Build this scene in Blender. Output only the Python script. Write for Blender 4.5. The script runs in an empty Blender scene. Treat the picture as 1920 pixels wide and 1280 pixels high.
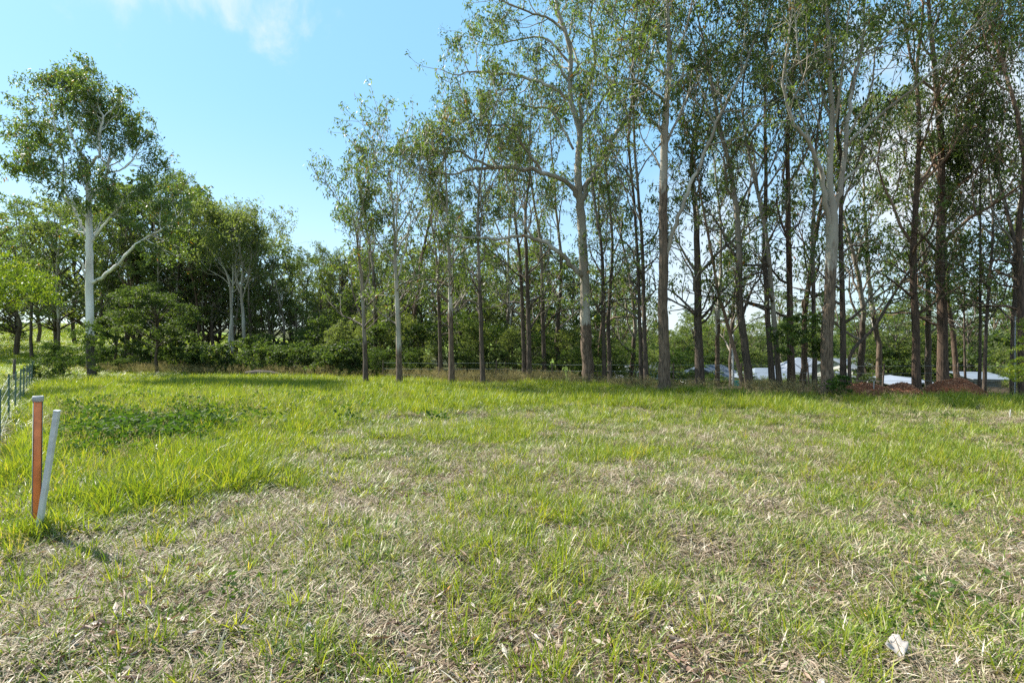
import bpy, math, random
import numpy as np
from mathutils import Vector

R = math.radians
F = 960.0            # focal length in photo pixels (1920 wide)
EYE = 1.6
SC = bpy.context.scene

# ------------------------------------------------------------------ camera, sky, sun, exposure
cam = bpy.data.cameras.new("camera")
cam.lens = 18.0; cam.sensor_width = 36.0
cam.clip_start = 0.05; cam.clip_end = 3000
cam_o = bpy.data.objects.new("camera", cam)
cam_o.location = (0, 0, EYE); cam_o.rotation_euler = (R(90), 0, 0)
SC.collection.objects.link(cam_o); SC.camera = cam_o

SUN_EL, SUN_AZ = 41.0, -60.0          # azimuth measured clockwise from +Y (view direction)
world = bpy.data.worlds.new("World"); SC.world = world; world.use_nodes = True
wn, wl = world.node_tree.nodes, world.node_tree.links
wn.clear()
wout = wn.new("ShaderNodeOutputWorld"); wbg = wn.new("ShaderNodeBackground")
sky = wn.new("ShaderNodeTexSky"); sky.sky_type = 'NISHITA'; sky.sun_disc = False
sky.sun_elevation = R(SUN_EL); sky.sun_rotation = R(SUN_AZ % 360)
sky.air_density = 1.0; sky.dust_density = 0.3; sky.ozone_density = 1.6; sky.altitude = 50
wbg.inputs['Strength'].default_value = 0.078
tc = wn.new("ShaderNodeTexCoord")
nrm = wn.new("ShaderNodeVectorMath"); nrm.operation = 'NORMALIZE'
wl.new(tc.outputs['Generated'], nrm.inputs[0])
cn = wn.new("ShaderNodeTexNoise"); cn.inputs['Scale'].default_value = 4.2; cn.inputs['Detail'].default_value = 9; cn.inputs['Distortion'].default_value = 0.6
cn.inputs['Roughness'].default_value = 0.6
wl.new(nrm.outputs[0], cn.inputs['Vector'])
def cloud(direction, size, gain):
    d = Vector(direction).normalized()
    vm = wn.new("ShaderNodeVectorMath"); vm.operation = 'DISTANCE'
    wl.new(nrm.outputs[0], vm.inputs[0]); vm.inputs[1].default_value = d
    a = wn.new("ShaderNodeMath"); a.operation = 'MULTIPLY_ADD'       # noise*0.45 + (-dist/size) style falloff
    wl.new(cn.outputs['Fac'], a.inputs[0]); a.inputs[1].default_value = 2.6; a.inputs[2].default_value = -1.3
    b = wn.new("ShaderNodeMath"); b.operation = 'DIVIDE'; wl.new(vm.outputs['Value'], b.inputs[0]); b.inputs[1].default_value = size
    c = wn.new("ShaderNodeMath"); c.operation = 'SUBTRACT'; wl.new(a.outputs[0], c.inputs[0]); wl.new(b.outputs[0], c.inputs[1])
    m = wn.new("ShaderNodeMapRange"); m.interpolation_type = 'SMOOTHSTEP'
    m.inputs['From Min'].default_value = -1.0; m.inputs['From Max'].default_value = -0.35
    m.inputs['To Max'].default_value = gain
    wl.new(c.outputs[0], m.inputs['Value'])
    return m.outputs[0]
clouds = [cloud((-0.74, 1, 0.90), 0.20, 0.7), cloud((0.86, 1, 0.42), 0.17, 0.95), cloud((0.42, 1, 0.08), 0.22, 0.5),
          cloud((1.6, 0.3, 0.6), 0.45, 0.8), cloud((-1.5, -0.6, 0.9), 0.5, 0.8), cloud((0.3, -1, 0.7), 0.5, 0.8),
          cloud((0.9, -0.9, 0.4), 0.4, 0.8), cloud((-0.3, -1, 0.3), 0.4, 0.8)]
acc = clouds[0]
for c in clouds[1:]:
    m = wn.new("ShaderNodeMath"); m.operation = 'MAXIMUM'; wl.new(acc, m.inputs[0]); wl.new(c, m.inputs[1]); acc = m.outputs[0]
tint = wn.new("ShaderNodeMix"); tint.data_type = 'RGBA'; tint.blend_type = 'MULTIPLY'
tint.inputs['Factor'].default_value = 1.0
wl.new(sky.outputs[0], tint.inputs[6]); tint.inputs[7].default_value = (0.85, 1.0, 1.05, 1)
veil = wn.new("ShaderNodeMix"); veil.data_type = 'RGBA'; veil.inputs['Factor'].default_value = 0.65      # thin high haze: evens the blue out
wl.new(tint.outputs[2], veil.inputs[6])
sxyz = wn.new("ShaderNodeSeparateXYZ"); wl.new(nrm.outputs[0], sxyz.inputs[0])
hz_ = wn.new("ShaderNodeMapRange"); hz_.interpolation_type = 'SMOOTHSTEP'; hz_.inputs['From Min'].default_value = 0.0; hz_.inputs['From Max'].default_value = 0.42
wl.new(sxyz.outputs['Z'], hz_.inputs['Value'])
hc = wn.new("ShaderNodeMix"); hc.data_type = 'RGBA'; wl.new(hz_.outputs[0], hc.inputs[0])
hc.inputs[6].default_value = (3.6, 4.5, 5.1, 1); hc.inputs[7].default_value = (1.75, 3.7, 5.4, 1)
wl.new(hc.outputs[2], veil.inputs[7])
cm = wn.new("ShaderNodeMix"); cm.data_type = 'RGBA'
wl.new(acc, cm.inputs[0]); wl.new(veil.outputs[2], cm.inputs[6]); cm.inputs[7].default_value = (4.5, 4.8, 5.1, 1)
wl.new(cm.outputs[2], wbg.inputs['Color']); wl.new(wbg.outputs[0], wout.inputs['Surface'])

sun = bpy.data.lights.new("sun", 'SUN'); sun.energy = 4.2; sun.angle = R(0.53); sun.color = (1.0, 0.94, 0.84)
sun_o = bpy.data.objects.new("sun", sun)
sd = Vector((math.sin(R(SUN_AZ)) * math.cos(R(SUN_EL)), math.cos(R(SUN_AZ)) * math.cos(R(SUN_EL)), math.sin(R(SUN_EL))))
sun_o.rotation_euler = sd.to_track_quat('Z', 'Y').to_euler(); sun_o.location = sd * 100
SC.collection.objects.link(sun_o)

SC.view_settings.view_transform = 'Standard'; SC.view_settings.look = 'None'
SC.view_settings.gamma = 1.0; SC.view_settings.use_curve_mapping = False
SC.view_settings.exposure = 1.5
cy = SC.cycles
cy.max_bounces = 6; cy.diffuse_bounces = 3; cy.glossy_bounces = 1; cy.transmission_bounces = 4
cy.transparent_max_bounces = 4; cy.caustics_reflective = False; cy.caustics_refractive = False
cy.use_denoising = False
cy.sample_clamp_indirect = 4.0

# ------------------------------------------------------------------ helpers
rng = np.random.default_rng(7)
COL = SC.collection

def link(o, parent=None, coll=None):
    (coll or COL).objects.link(o)
    if parent is not None: o.parent = parent
    return o

def tag(o, label=None, cat=None, group=None, kind=None):
    if label: o['label'] = label
    if cat: o['category'] = cat
    if group: o['group'] = group
    if kind: o['kind'] = kind
    return o

def empty(name, loc, rz=0.0):
    o = bpy.data.objects.new(name, None); o.empty_display_size = 0.2
    o.location = loc; o.rotation_euler = (0, 0, rz)
    return link(o)

def mk(name, V, quads=None, tris=None, attrs=None, vattrs=None, mats=(), midx=None, smooth=False):
    """attrs: per-face floats (quads first, then tris); vattrs: per-vertex floats"""
    V = np.asarray(V, dtype=np.float32).reshape(-1, 3)
    q = np.zeros((0, 4), np.int32) if quads is None or len(quads) == 0 else np.asarray(quads, np.int32).reshape(-1, 4)
    t = np.zeros((0, 3), np.int32) if tris is None or len(tris) == 0 else np.asarray(tris, np.int32).reshape(-1, 3)
    me = bpy.data.meshes.new(name)
    me.vertices.add(len(V)); me.vertices.foreach_set("co", V.ravel())
    li = np.concatenate([q.ravel(), t.ravel()])
    me.loops.add(len(li)); me.loops.foreach_set("vertex_index", li)
    tot = np.concatenate([np.full(len(q), 4, np.int32), np.full(len(t), 3, np.int32)])
    st = np.concatenate([[0], np.cumsum(tot)[:-1]]).astype(np.int32) if len(tot) else tot
    me.polygons.add(len(tot)); me.polygons.foreach_set("loop_start", st); me.polygons.foreach_set("loop_total", tot)
    if midx is not None: me.polygons.foreach_set("material_index", np.asarray(midx, np.int32))
    me.polygons.foreach_set("use_smooth", np.full(len(tot), bool(smooth) or len(tot) > 4000))
    for k, a in (attrs or {}).items():
        at = me.attributes.new(k, 'FLOAT', 'FACE'); at.data.foreach_set("value", np.asarray(a, np.float32))
    for k, a in (vattrs or {}).items():
        at = me.attributes.new(k, 'FLOAT', 'POINT'); at.data.foreach_set("value", np.asarray(a, np.float32))
    me.update(calc_edges=True)
    for m in mats: me.materials.append(m)
    return me

def ob(name, me, parent=None, coll=None):
    return link(bpy.data.objects.new(name, me), parent, coll)

def copy_tree(o, parent=None):
    c = o.copy(); COL.objects.link(c); c.parent = parent
    for ch in list(o.children): copy_tree(ch, c)
    return c

def unit(v):
    v = np.asarray(v, float); return v / (np.linalg.norm(v, axis=-1, keepdims=True) + 1e-9)

# ------------------------------------------------------------------ terrain
def sst(a, b, x):
    t = np.clip((x - a) / (b - a), 0, 1); return t * t * (3 - 2 * t)

def ground(x, y):
    x = np.asarray(x, float); y = np.asarray(y, float)
    z = -0.02 * np.clip(y - 4, 0, 28)
    z = z + 5.2 * np.exp(-(((x + 78) / 46) ** 2 + ((y - 88) / 36) ** 2))           # pasture hill on the left
    z = z - 3.9 * sst(21, 46, y) * sst(-4, 16, x)                                  # valley behind the right-hand trees
    z = z + 9.0 * sst(110, 330, np.hypot(x, y))                                    # land rising all round far away
    z = z + 0.035 * np.sin(x * 1.3 + 0.7 * np.sin(y * 0.9)) * np.cos(y * 1.1 + 0.5 * np.sin(x * 0.8))
    z = z + 0.022 * np.sin(x * 9.3 + 2 * np.sin(y * 4.1)) * np.sin(y * 8.1 + 1.5 * np.sin(x * 5.3)) * np.exp(-np.maximum(y - 6, 0) / 8)
    z = z + 0.02 * np.sin(x * 3.1 + y * 1.7) * np.sin(y * 2.7 - x)
    z = z + 0.16 * np.exp(-(((x + 8.5) / 3.6) ** 2 + ((y - 13) / 3.5) ** 2))        # low berm on the left
    z = z - 0.18 * np.exp(-(((x + 9.5) / 1.0) ** 2 + ((y - 8.6) / 3.5) ** 2))
    return z
def gz(x, y): return float(ground(x, y))

def P(px, py, D):
    return np.array([(px - 960) / F * D, D, EYE + (640 - py) / F * D])
def hit(px, py):
    """depth where the sight line of a photo pixel meets the ground"""
    D = 3.0
    for _ in range(4000):
        p = P(px, py, D)
        if p[2] <= gz(p[0], p[1]): return D
        D += 0.03
    return D

# ------------------------------------------------------------------ materials
def newmat(name):
    m = bpy.data.materials.new(name); m.use_nodes = True
    return m, m.node_tree.nodes, m.node_tree.links

def ramp(n, l, src, stops):
    r = n.new("ShaderNodeValToRGB"); l.new(src, r.inputs[0])
    e = r.color_ramp.elements
    while len(e) > 1: e.remove(e[-1])
    e[0].position = stops[0][0]; e[0].color = (*stops[0][1], 1)
    for p, c in stops[1:]:
        k = e.new(p); k.color = (*c, 1)
    return r.outputs[0]

def leaf_mat(name, stops, trans=0.4, tcol=(1.5, 1.6, 0.6), rough=0.45, spec=0.4, attr='tint', inst_var=0.0):
    m, n, l = newmat(name); n.clear()
    out = n.new("ShaderNodeOutputMaterial")
    at = n.new("ShaderNodeAttribute"); at.attribute_name = attr
    src = at.outputs['Fac']
    oi = n.new("ShaderNodeObjectInfo")
    if inst_var:
        ma = n.new("ShaderNodeMath"); ma.operation = 'MULTIPLY_ADD'
        l.new(oi.outputs['Random'], ma.inputs[0]); ma.inputs[1].default_value = inst_var
        mb = n.new("ShaderNodeMath"); mb.operation = 'SUBTRACT'; l.new(src, mb.inputs[0]); mb.inputs[1].default_value = inst_var * 0.5
        l.new(mb.outputs[0], ma.inputs[2]); src = ma.outputs[0]
    col = ramp(n, l, src, stops)
    p = n.new("ShaderNodeBsdfPrincipled"); l.new(col, p.inputs['Base Color'])
    p.inputs['Roughness'].default_value = rough; p.inputs['Specular IOR Level'].default_value = spec
    tr = n.new("ShaderNodeBsdfTranslucent")
    mx = n.new("ShaderNodeMix"); mx.data_type = 'RGBA'; mx.blend_type = 'MULTIPLY'; mx.inputs[0].default_value = 1
    l.new(col, mx.inputs[6]); mx.inputs[7].default_value = (*tcol, 1); l.new(mx.outputs[2], tr.inputs['Color'])
    ms = n.new("ShaderNodeMixShader"); ms.inputs[0].default_value = trans
    l.new(p.outputs[0], ms.inputs[1]); l.new(tr.outputs[0], ms.inputs[2]); l.new(ms.outputs[0], out.inputs['Surface'])
    return m

M = {}
M['gum_leaf'] = leaf_mat('gum_leaf', [(0, (0.065, 0.085, 0.035)), (0.5, (0.105, 0.15, 0.046)), (0.85, (0.17, 0.215, 0.058)), (0.97, (0.19, 0.185, 0.045)), (1.0, (0.24, 0.10, 0.03))], 0.42, (1.6, 1.75, 0.6), 0.5, 0.3)
M['dark_leaf'] = leaf_mat('dark_leaf', [(0, (0.04, 0.06, 0.025)), (0.6, (0.07, 0.10, 0.034)), (0.95, (0.11, 0.14, 0.036)), (1, (0.16, 0.16, 0.045))], 0.42, (1.7, 1.9, 0.6), 0.6, 0.2)
M['forest_leaf'] = leaf_mat('forest_leaf', [(0, (0.08, 0.105, 0.042)), (0.6, (0.135, 0.165, 0.06)), (1, (0.20, 0.22, 0.07))], 0.48, (1.7, 1.8, 0.7), 0.6, 0.2)
M['wattle_leaf'] = leaf_mat('wattle_leaf', [(0, (0.04, 0.065, 0.02)), (0.6, (0.07, 0.115, 0.03)), (1, (0.13, 0.17, 0.035))], 0.42, (1.6, 1.7, 0.5), 0.6, 0.2)
M['lime_leaf'] = leaf_mat('lime_leaf', [(0, (0.08, 0.13, 0.02)), (0.6, (0.14, 0.20, 0.03)), (1, (0.24, 0.25, 0.035))], 0.5, (1.7, 1.7, 0.5), 0.5, 0.4)
M['weed_leaf'] = leaf_mat('weed_leaf', [(0, (0.035, 0.07, 0.018)), (0.6, (0.065, 0.12, 0.025)), (1, (0.14, 0.19, 0.035))], 0.32, (1.5, 1.7, 0.5), 0.65, 0.15, inst_var=0.3)
M['grass_fine'] = leaf_mat('grass_fine', [(0, (0.055, 0.11, 0.02)), (0.35, (0.13, 0.205, 0.028)), (0.62, (0.25, 0.29, 0.05)), (0.72, (0.36, 0.33, 0.17)), (1, (0.56, 0.49, 0.34))], 0.26, (1.5, 1.5, 0.55), 0.42, 0.35, inst_var=0.35)
M['grass_broad'] = leaf_mat('grass_broad', [(0, (0.09, 0.16, 0.02)), (0.45, (0.185, 0.255, 0.03)), (0.8, (0.33, 0.35, 0.05)), (1, (0.45, 0.36, 0.12))], 0.42, (1.5, 1.45, 0.45), 0.42, 0.32, inst_var=0.35)
M['straw'] = leaf_mat('straw', [(0, (0.14, 0.10, 0.07)), (0.4, (0.31, 0.24, 0.16)), (0.8, (0.47, 0.395, 0.285)), (1, (0.62, 0.55, 0.43))], 0.14, (1.1, 1.05, 0.95), 0.6, 0.2, inst_var=0.3)
M['seed'] = leaf_mat('seed', [(0, (0.13, 0.14, 0.055)), (0.5, (0.23, 0.21, 0.10)), (1, (0.38, 0.33, 0.2))], 0.4, (1.2, 1.1, 0.8), 0.7, 0.2, inst_var=0.3)
M['litter'] = leaf_mat('litter', [(0, (0.12, 0.07, 0.045)), (0.4, (0.26, 0.16, 0.11)), (0.75, (0.38, 0.27, 0.2)), (1, (0.55, 0.47, 0.38))], 0.15, (1.2, 1.0, 0.8), 0.55, 0.4, inst_var=0.4)
M['conifer_leaf'] = leaf_mat('conifer_leaf', [(0, (0.05, 0.08, 0.02)), (1, (0.10, 0.14, 0.03))], 0.3, (1.5, 1.6, 0.6), 0.6, 0.3)

def bark_mat(name, pale_a, pale_b, dark_a, dark_b):
    m, n, l = newmat(name); p = n['Principled BSDF']
    p.inputs['Roughness'].default_value = 0.85; p.inputs['Specular IOR Level'].default_value = 0.25
    tcn = n.new("ShaderNodeTexCoord"); mp = n.new("ShaderNodeMapping"); mp.inputs['Scale'].default_value = (1, 1, 0.22)
    l.new(tcn.outputs['Object'], mp.inputs[0])
    no = n.new("ShaderNodeTexNoise"); no.inputs['Scale'].default_value = 9; no.inputs['Detail'].default_value = 6
    l.new(mp.outputs[0], no.inputs['Vector'])
    no2 = n.new("ShaderNodeTexNoise"); no2.inputs['Scale'].default_value = 1.7; no2.inputs['Detail'].default_value = 5
    l.new(mp.outputs[0], no2.inputs['Vector'])
    vo = n.new("ShaderNodeTexNoise"); vo.inputs['Scale'].default_value = 34; vo.inputs['Detail'].default_value = 3
    mp2 = n.new("ShaderNodeMapping"); mp2.inputs['Scale'].default_value = (1, 1, 0.09)
    l.new(tcn.outputs['Object'], mp2.inputs[0]); l.new(mp2.outputs[0], vo.inputs['Vector'])
    pale = ramp(n, l, no2.outputs['Fac'], [(0.35, pale_a), (0.5, pale_b), (0.62, tuple(0.6 * a + 0.4 * b for a, b in zip(pale_b, dark_b)))])
    dark = ramp(n, l, vo.outputs['Fac'], [(0.35, dark_a), (0.65, dark_b)])
    at = n.new("ShaderNodeAttribute"); at.attribute_name = 'bark'
    ad = n.new("ShaderNodeMath"); ad.operation = 'MULTIPLY_ADD'; l.new(no.outputs['Fac'], ad.inputs[0]); ad.inputs[1].default_value = 1.2
    sb = n.new("ShaderNodeMath"); sb.operation = 'SUBTRACT'; l.new(at.outputs['Fac'], sb.inputs[0]); sb.inputs[1].default_value = 0.6
    l.new(sb.outputs[0], ad.inputs[2])
    mr = n.new("ShaderNodeMapRange"); mr.inputs['From Min'].default_value = 0.38; mr.inputs['From Max'].default_value = 0.62
    l.new(ad.outputs[0], mr.inputs['Value'])
    mx = n.new("ShaderNodeMix"); mx.data_type = 'RGBA'; l.new(mr.outputs[0], mx.inputs[0]); l.new(pale, mx.inputs[6]); l.new(dark, mx.inputs[7])
    l.new(mx.outputs[2], p.inputs['Base Color'])
    bp = n.new("ShaderNodeBump"); bp.inputs['Distance'].default_value = 0.03
    l.new(mr.outputs[0], bp.inputs['Strength']); l.new(vo.outputs['Fac'], bp.inputs['Height']); l.new(bp.outputs[0], p.inputs['Normal'])
    return m
M['bark_gum'] = bark_mat('bark_gum', (0.50, 0.48, 0.42), (0.33, 0.30, 0.24), (0.065, 0.048, 0.034), (0.21, 0.155, 0.11))
M['bark_white'] = bark_mat('bark_white', (0.80, 0.80, 0.78), (0.68, 0.67, 0.63), (0.035, 0.03, 0.026), (0.12, 0.10, 0.085))
M['bark_grey'] = bark_mat('bark_grey', (0.34, 0.31, 0.26), (0.22, 0.19, 0.15), (0.045, 0.036, 0.029), (0.14, 0.108, 0.08))
M['bark_red'] = bark_mat('bark_red', (0.30, 0.22, 0.16), (0.20, 0.13, 0.085), (0.045, 0.032, 0.024), (0.14, 0.095, 0.065))

def simple_mat(name, col, rough=0.6, metal=0.0, var=0.25, scale=8.0, spec=0.4, bump=0.0):
    m, n, l = newmat(name); p = n['Principled BSDF']
    tcn = n.new("ShaderNodeTexCoord"); no = n.new("ShaderNodeTexNoise"); no.inputs['Scale'].default_value = scale
    no.inputs['Detail'].default_value = 6; no.inputs['Roughness'].default_value = 0.65
    l.new(tcn.outputs['Object'], no.inputs['Vector'])
    c = ramp(n, l, no.outputs['Fac'], [(0.3, tuple(x * (1 - var) for x in col)), (0.7, tuple(min(1, x * (1 + var * 0.6)) for x in col))])
    l.new(c, p.inputs['Base Color'])
    p.inputs['Roughness'].default_value = rough; p.inputs['Metallic'].default_value = metal; p.inputs['Specular IOR Level'].default_value = spec
    if bump:
        b = n.new("ShaderNodeBump"); b.inputs['Distance'].default_value = bump; l.new(no.outputs['Fac'], b.inputs['Height']); l.new(b.outputs[0], p.inputs['Normal'])
    return m
M['orange'] = simple_mat('orange_pvc', (0.80, 0.24, 0.08), 0.45, 0, 0.3, 14)
M['grey_pvc'] = simple_mat('grey_pvc', (0.40, 0.42, 0.43), 0.5, 0, 0.18, 12)
M['pale_grey'] = simple_mat('weathered_grey', (0.56, 0.60, 0.61), 0.6, 0, 0.22, 18)
M['green_steel'] = simple_mat('green_steel', (0.10, 0.17, 0.13), 0.5, 0.2, 0.3)
M['wire'] = simple_mat('fence_wire', (0.34, 0.38, 0.37), 0.45, 0.5, 0.2)
M['post_wood'] = simple_mat('post_wood', (0.13, 0.10, 0.075), 0.9, 0, 0.4)
M['roof_white'] = simple_mat('roof_white', (0.24, 0.27, 0.32), 0.8, 0.0, 0.15, 1.5, 0.1)
M['roof_blue'] = simple_mat('roof_blue_grey', (0.08, 0.10, 0.13), 0.8, 0.0, 0.12, 1.5, 0.1)
M['roof_pale'] = simple_mat('roof_pale_blue', (0.19, 0.225, 0.27), 0.8, 0.0, 0.15, 1.5, 0.1)
M['wall_tan'] = simple_mat('wall_tan', (0.33, 0.25, 0.17), 0.85, 0, 0.12, 3)
M['wall_brown'] = simple_mat('wall_brown', (0.16, 0.13, 0.11), 0.85, 0, 0.12, 3)
M['wall_white'] = simple_mat('wall_white', (0.45, 0.45, 0.43), 0.7, 0, 0.06, 3)
M['trim_white'] = simple_mat('trim_white', (0.55, 0.55, 0.54), 0.5, 0, 0.04, 3)
M['shed_grey'] = simple_mat('shed_grey', (0.20, 0.22, 0.24), 0.6, 0.1, 0.25, 4)
M['glass'] = simple_mat('window_glass', (0.04, 0.05, 0.06), 0.08, 0, 0.1, 2, 0.8)
M['teal'] = simple_mat('teal_cloth', (0.05, 0.36, 0.36), 0.8, 0, 0.15, 5)
M['red'] = simple_mat('red_cloth', (0.55, 0.03, 0.04), 0.8, 0, 0.15, 5)
M['steel'] = simple_mat('galvanised', (0.5, 0.52, 0.54), 0.4, 0.6, 0.15, 5)
M['stone'] = simple_mat('stone', (0.30, 0.24, 0.19), 0.9, 0, 0.35, 9, 0.2, 0.02)
M['mulch_soil'] = simple_mat('mulch_soil', (0.24, 0.10, 0.055), 0.95, 0, 0.5, 14, 0.1, 0.05)
M['mulch_chip'] = leaf_mat('mulch_chip', [(0, (0.15, 0.06, 0.035)), (0.5, (0.42, 0.18, 0.095)), (1, (0.62, 0.36, 0.22))], 0.05, (1, 1, 1), 0.8, 0.2)
M['dead_leaf'] = simple_mat('dead_leaf', (0.38, 0.34, 0.31), 0.7, 0, 0.3, 60)
M['pink_leaf'] = simple_mat('pink_leaf', (0.42, 0.20, 0.14), 0.6, 0, 0.3, 60)
M['rust_leaf'] = simple_mat('rust_leaf', (0.45, 0.20, 0.05), 0.6, 0, 0.3, 60)

# ground material: soil + thatch near, pasture green by zone attribute
gm, n, l = newmat('ground'); p = n['Principled BSDF']; p.inputs['Roughness'].default_value = 0.95; p.inputs['Specular IOR Level'].default_value = 0.1
geo = n.new("ShaderNodeNewGeometry")
n1 = n.new("ShaderNodeTexNoise"); n1.inputs['Scale'].default_value = 0.55; n1.inputs['Detail'].default_value = 6
n2 = n.new("ShaderNodeTexNoise"); n2.inputs['Scale'].default_value = 28; n2.inputs['Detail'].default_value = 8; n2.inputs['Roughness'].default_value = 0.75
n3 = n.new("ShaderNodeTexNoise"); n3.inputs['Scale'].default_value = 2.2; n3.inputs['Detail'].default_value = 9; n3.inputs['Roughness'].default_value = 0.7
for q in (n1, n2, n3): l.new(geo.outputs['Position'], q.inputs['Vector'])
soil = ramp(n, l, n2.outputs['Fac'], [(0.3, (0.03, 0.022, 0.016)), (0.5, (0.085, 0.06, 0.042)), (0.68, (0.20, 0.15, 0.105))])
green = ramp(n, l, n3.outputs['Fac'], [(0.3, (0.10, 0.16, 0.03)), (0.5, (0.18, 0.27, 0.04)), (0.66, (0.29, 0.33, 0.07))])
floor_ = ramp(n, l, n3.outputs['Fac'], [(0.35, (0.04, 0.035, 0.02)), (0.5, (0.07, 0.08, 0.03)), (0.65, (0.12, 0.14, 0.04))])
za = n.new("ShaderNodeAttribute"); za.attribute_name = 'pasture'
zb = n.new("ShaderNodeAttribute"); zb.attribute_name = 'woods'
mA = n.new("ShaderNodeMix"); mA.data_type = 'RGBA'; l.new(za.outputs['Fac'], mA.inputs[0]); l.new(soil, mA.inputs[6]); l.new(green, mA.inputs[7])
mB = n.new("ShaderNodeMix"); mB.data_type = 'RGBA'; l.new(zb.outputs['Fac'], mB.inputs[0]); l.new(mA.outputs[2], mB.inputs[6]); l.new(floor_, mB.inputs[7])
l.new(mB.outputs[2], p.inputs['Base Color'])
bp = n.new("ShaderNodeBump"); bp.inputs['Distance'].default_value = 0.05; bp.inputs['Strength'].default_value = 0.8
l.new(n2.outputs['Fac'], bp.inputs['Height']); l.new(bp.outputs[0], p.inputs['Normal'])
M['ground'] = gm

# ------------------------------------------------------------------ ground sheet
def graded(lo, hi, fine_lo, fine_hi, step, growth=1.12):
    a = list(np.arange(fine_lo, fine_hi, step)); s = step; v = a[-1]
    while v < hi: s *= growth; v += s; a.append(v)
    s = step; v = a[0]; b = []
    while v > lo: s *= growth; v -= s; b.append(v)
    return np.array(b[::-1] + a)
gx = graded(-900, 900, -30, 30, 0.35); gy = graded(-200, 1200, -2, 50, 0.35)
X, Y = np.meshgrid(gx, gy); Z = ground(X, Y)
V = np.stack([X.ravel(), Y.ravel(), Z.ravel()], 1)
W = len(gx); H = len(gy)
i = np.arange(W - 1)[None, :] + (np.arange(H - 1) * W)[:, None]
Q = np.stack([i, i + 1, i + 1 + W, i + W], -1).reshape(-1, 4)
xx, yy = V[:, 0], V[:, 1]
past = np.clip(sst(26, 32, yy) * sst(-2, -12, xx), 0, 1); past = np.maximum(past, sst(42, 50, yy))
past = np.maximum(past, sst(-0.4, 0.8, -xx - 9.4 - (yy - 8) * 0.92) * sst(11, 16, yy))
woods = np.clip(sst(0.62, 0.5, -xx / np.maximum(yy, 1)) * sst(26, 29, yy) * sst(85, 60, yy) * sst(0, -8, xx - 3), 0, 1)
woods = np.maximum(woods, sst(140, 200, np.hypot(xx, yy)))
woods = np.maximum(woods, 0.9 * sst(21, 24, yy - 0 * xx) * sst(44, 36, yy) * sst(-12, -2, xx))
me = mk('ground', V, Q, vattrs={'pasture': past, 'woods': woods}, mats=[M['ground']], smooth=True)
tag(ob('ground', me), kind='structure')

# ------------------------------------------------------------------ wood and leaf builders
class Wood:
    def __init__(s): s.V = []; s.Q = []; s.B = []; s.n = 0
    def tube(s, pts, rad, sides=6, bark=None, flare=False):
        pts = np.asarray(pts, float); rad = np.asarray(rad, float); N = len(pts)
        tan = unit(np.gradient(pts, axis=0))
        ref = np.array([0.3, 1.0, 0.1]) if abs(tan[0][2]) > 0.6 else np.array([0, 0, 1.0])
        u = unit(np.cross(tan, ref)); v = np.cross(tan, u)
        a = np.linspace(0, 2 * np.pi, sides, endpoint=False)
        rr = rad[:, None] * np.ones(sides)[None]
        if sides >= 8: rr = rr * (1 + 0.07 * np.sin(a[None] * 3 + pts[:, 2:3] * 0.8) + 0.05 * np.sin(a[None] * 5 - pts[:, 2:3] * 1.7))
        if flare:
            for k in range(min(3, N)): rr[k] *= (1 + [0.28, 0.12, 0.03][k] * (0.7 + 0.6 * np.sin(a * 4 + 1) ** 2))
        ring = pts[:, None] + rr[..., None] * (np.cos(a)[None, :, None] * u[:, None] + np.sin(a)[None, :, None] * v[:, None])
        s.V.append(ring.reshape(-1, 3))
        i = (np.arange(N - 1) * sides)[:, None] + np.arange(sides)[None]
        j = (np.arange(N - 1) * sides)[:, None] + (np.arange(sides)[None] + 1) % sides
        s.Q.append((np.stack([i, j, j + sides, i + sides], -1).reshape(-1, 4)) + s.n)
        b = np.zeros(N) if bark is None else np.asarray(bark, float)
        s.B.append(np.repeat(b, sides)); s.n += N * sides
    def mesh(s, name, mat):
        return mk(name, np.concatenate(s.V), np.concatenate(s.Q), vattrs={'bark': np.concatenate(s.B)}, mats=[mat], smooth=True)

def leaves(C, Dr, L, Wd, rg):
    """rhombic leaves: centre, direction, length, width -> V, Q"""
    N = len(C); Dr = unit(Dr)
    side = unit(np.cross(Dr, rg.normal(size=(N, 3))))
    L = np.asarray(L)[:, None]; Wd = np.asarray(Wd)[:, None]
    nn = np.cross(Dr, side)
    V = np.stack([C - Dr * L * .5, C - Dr * L * 0.08 + side * Wd * .5 + nn * L * .04, C + Dr * L * .5, C - Dr * L * 0.08 - side * Wd * .5 + nn * L * .04], 1)
    return V.reshape(-1, 3), np.arange(N * 4).reshape(-1, 4)

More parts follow.
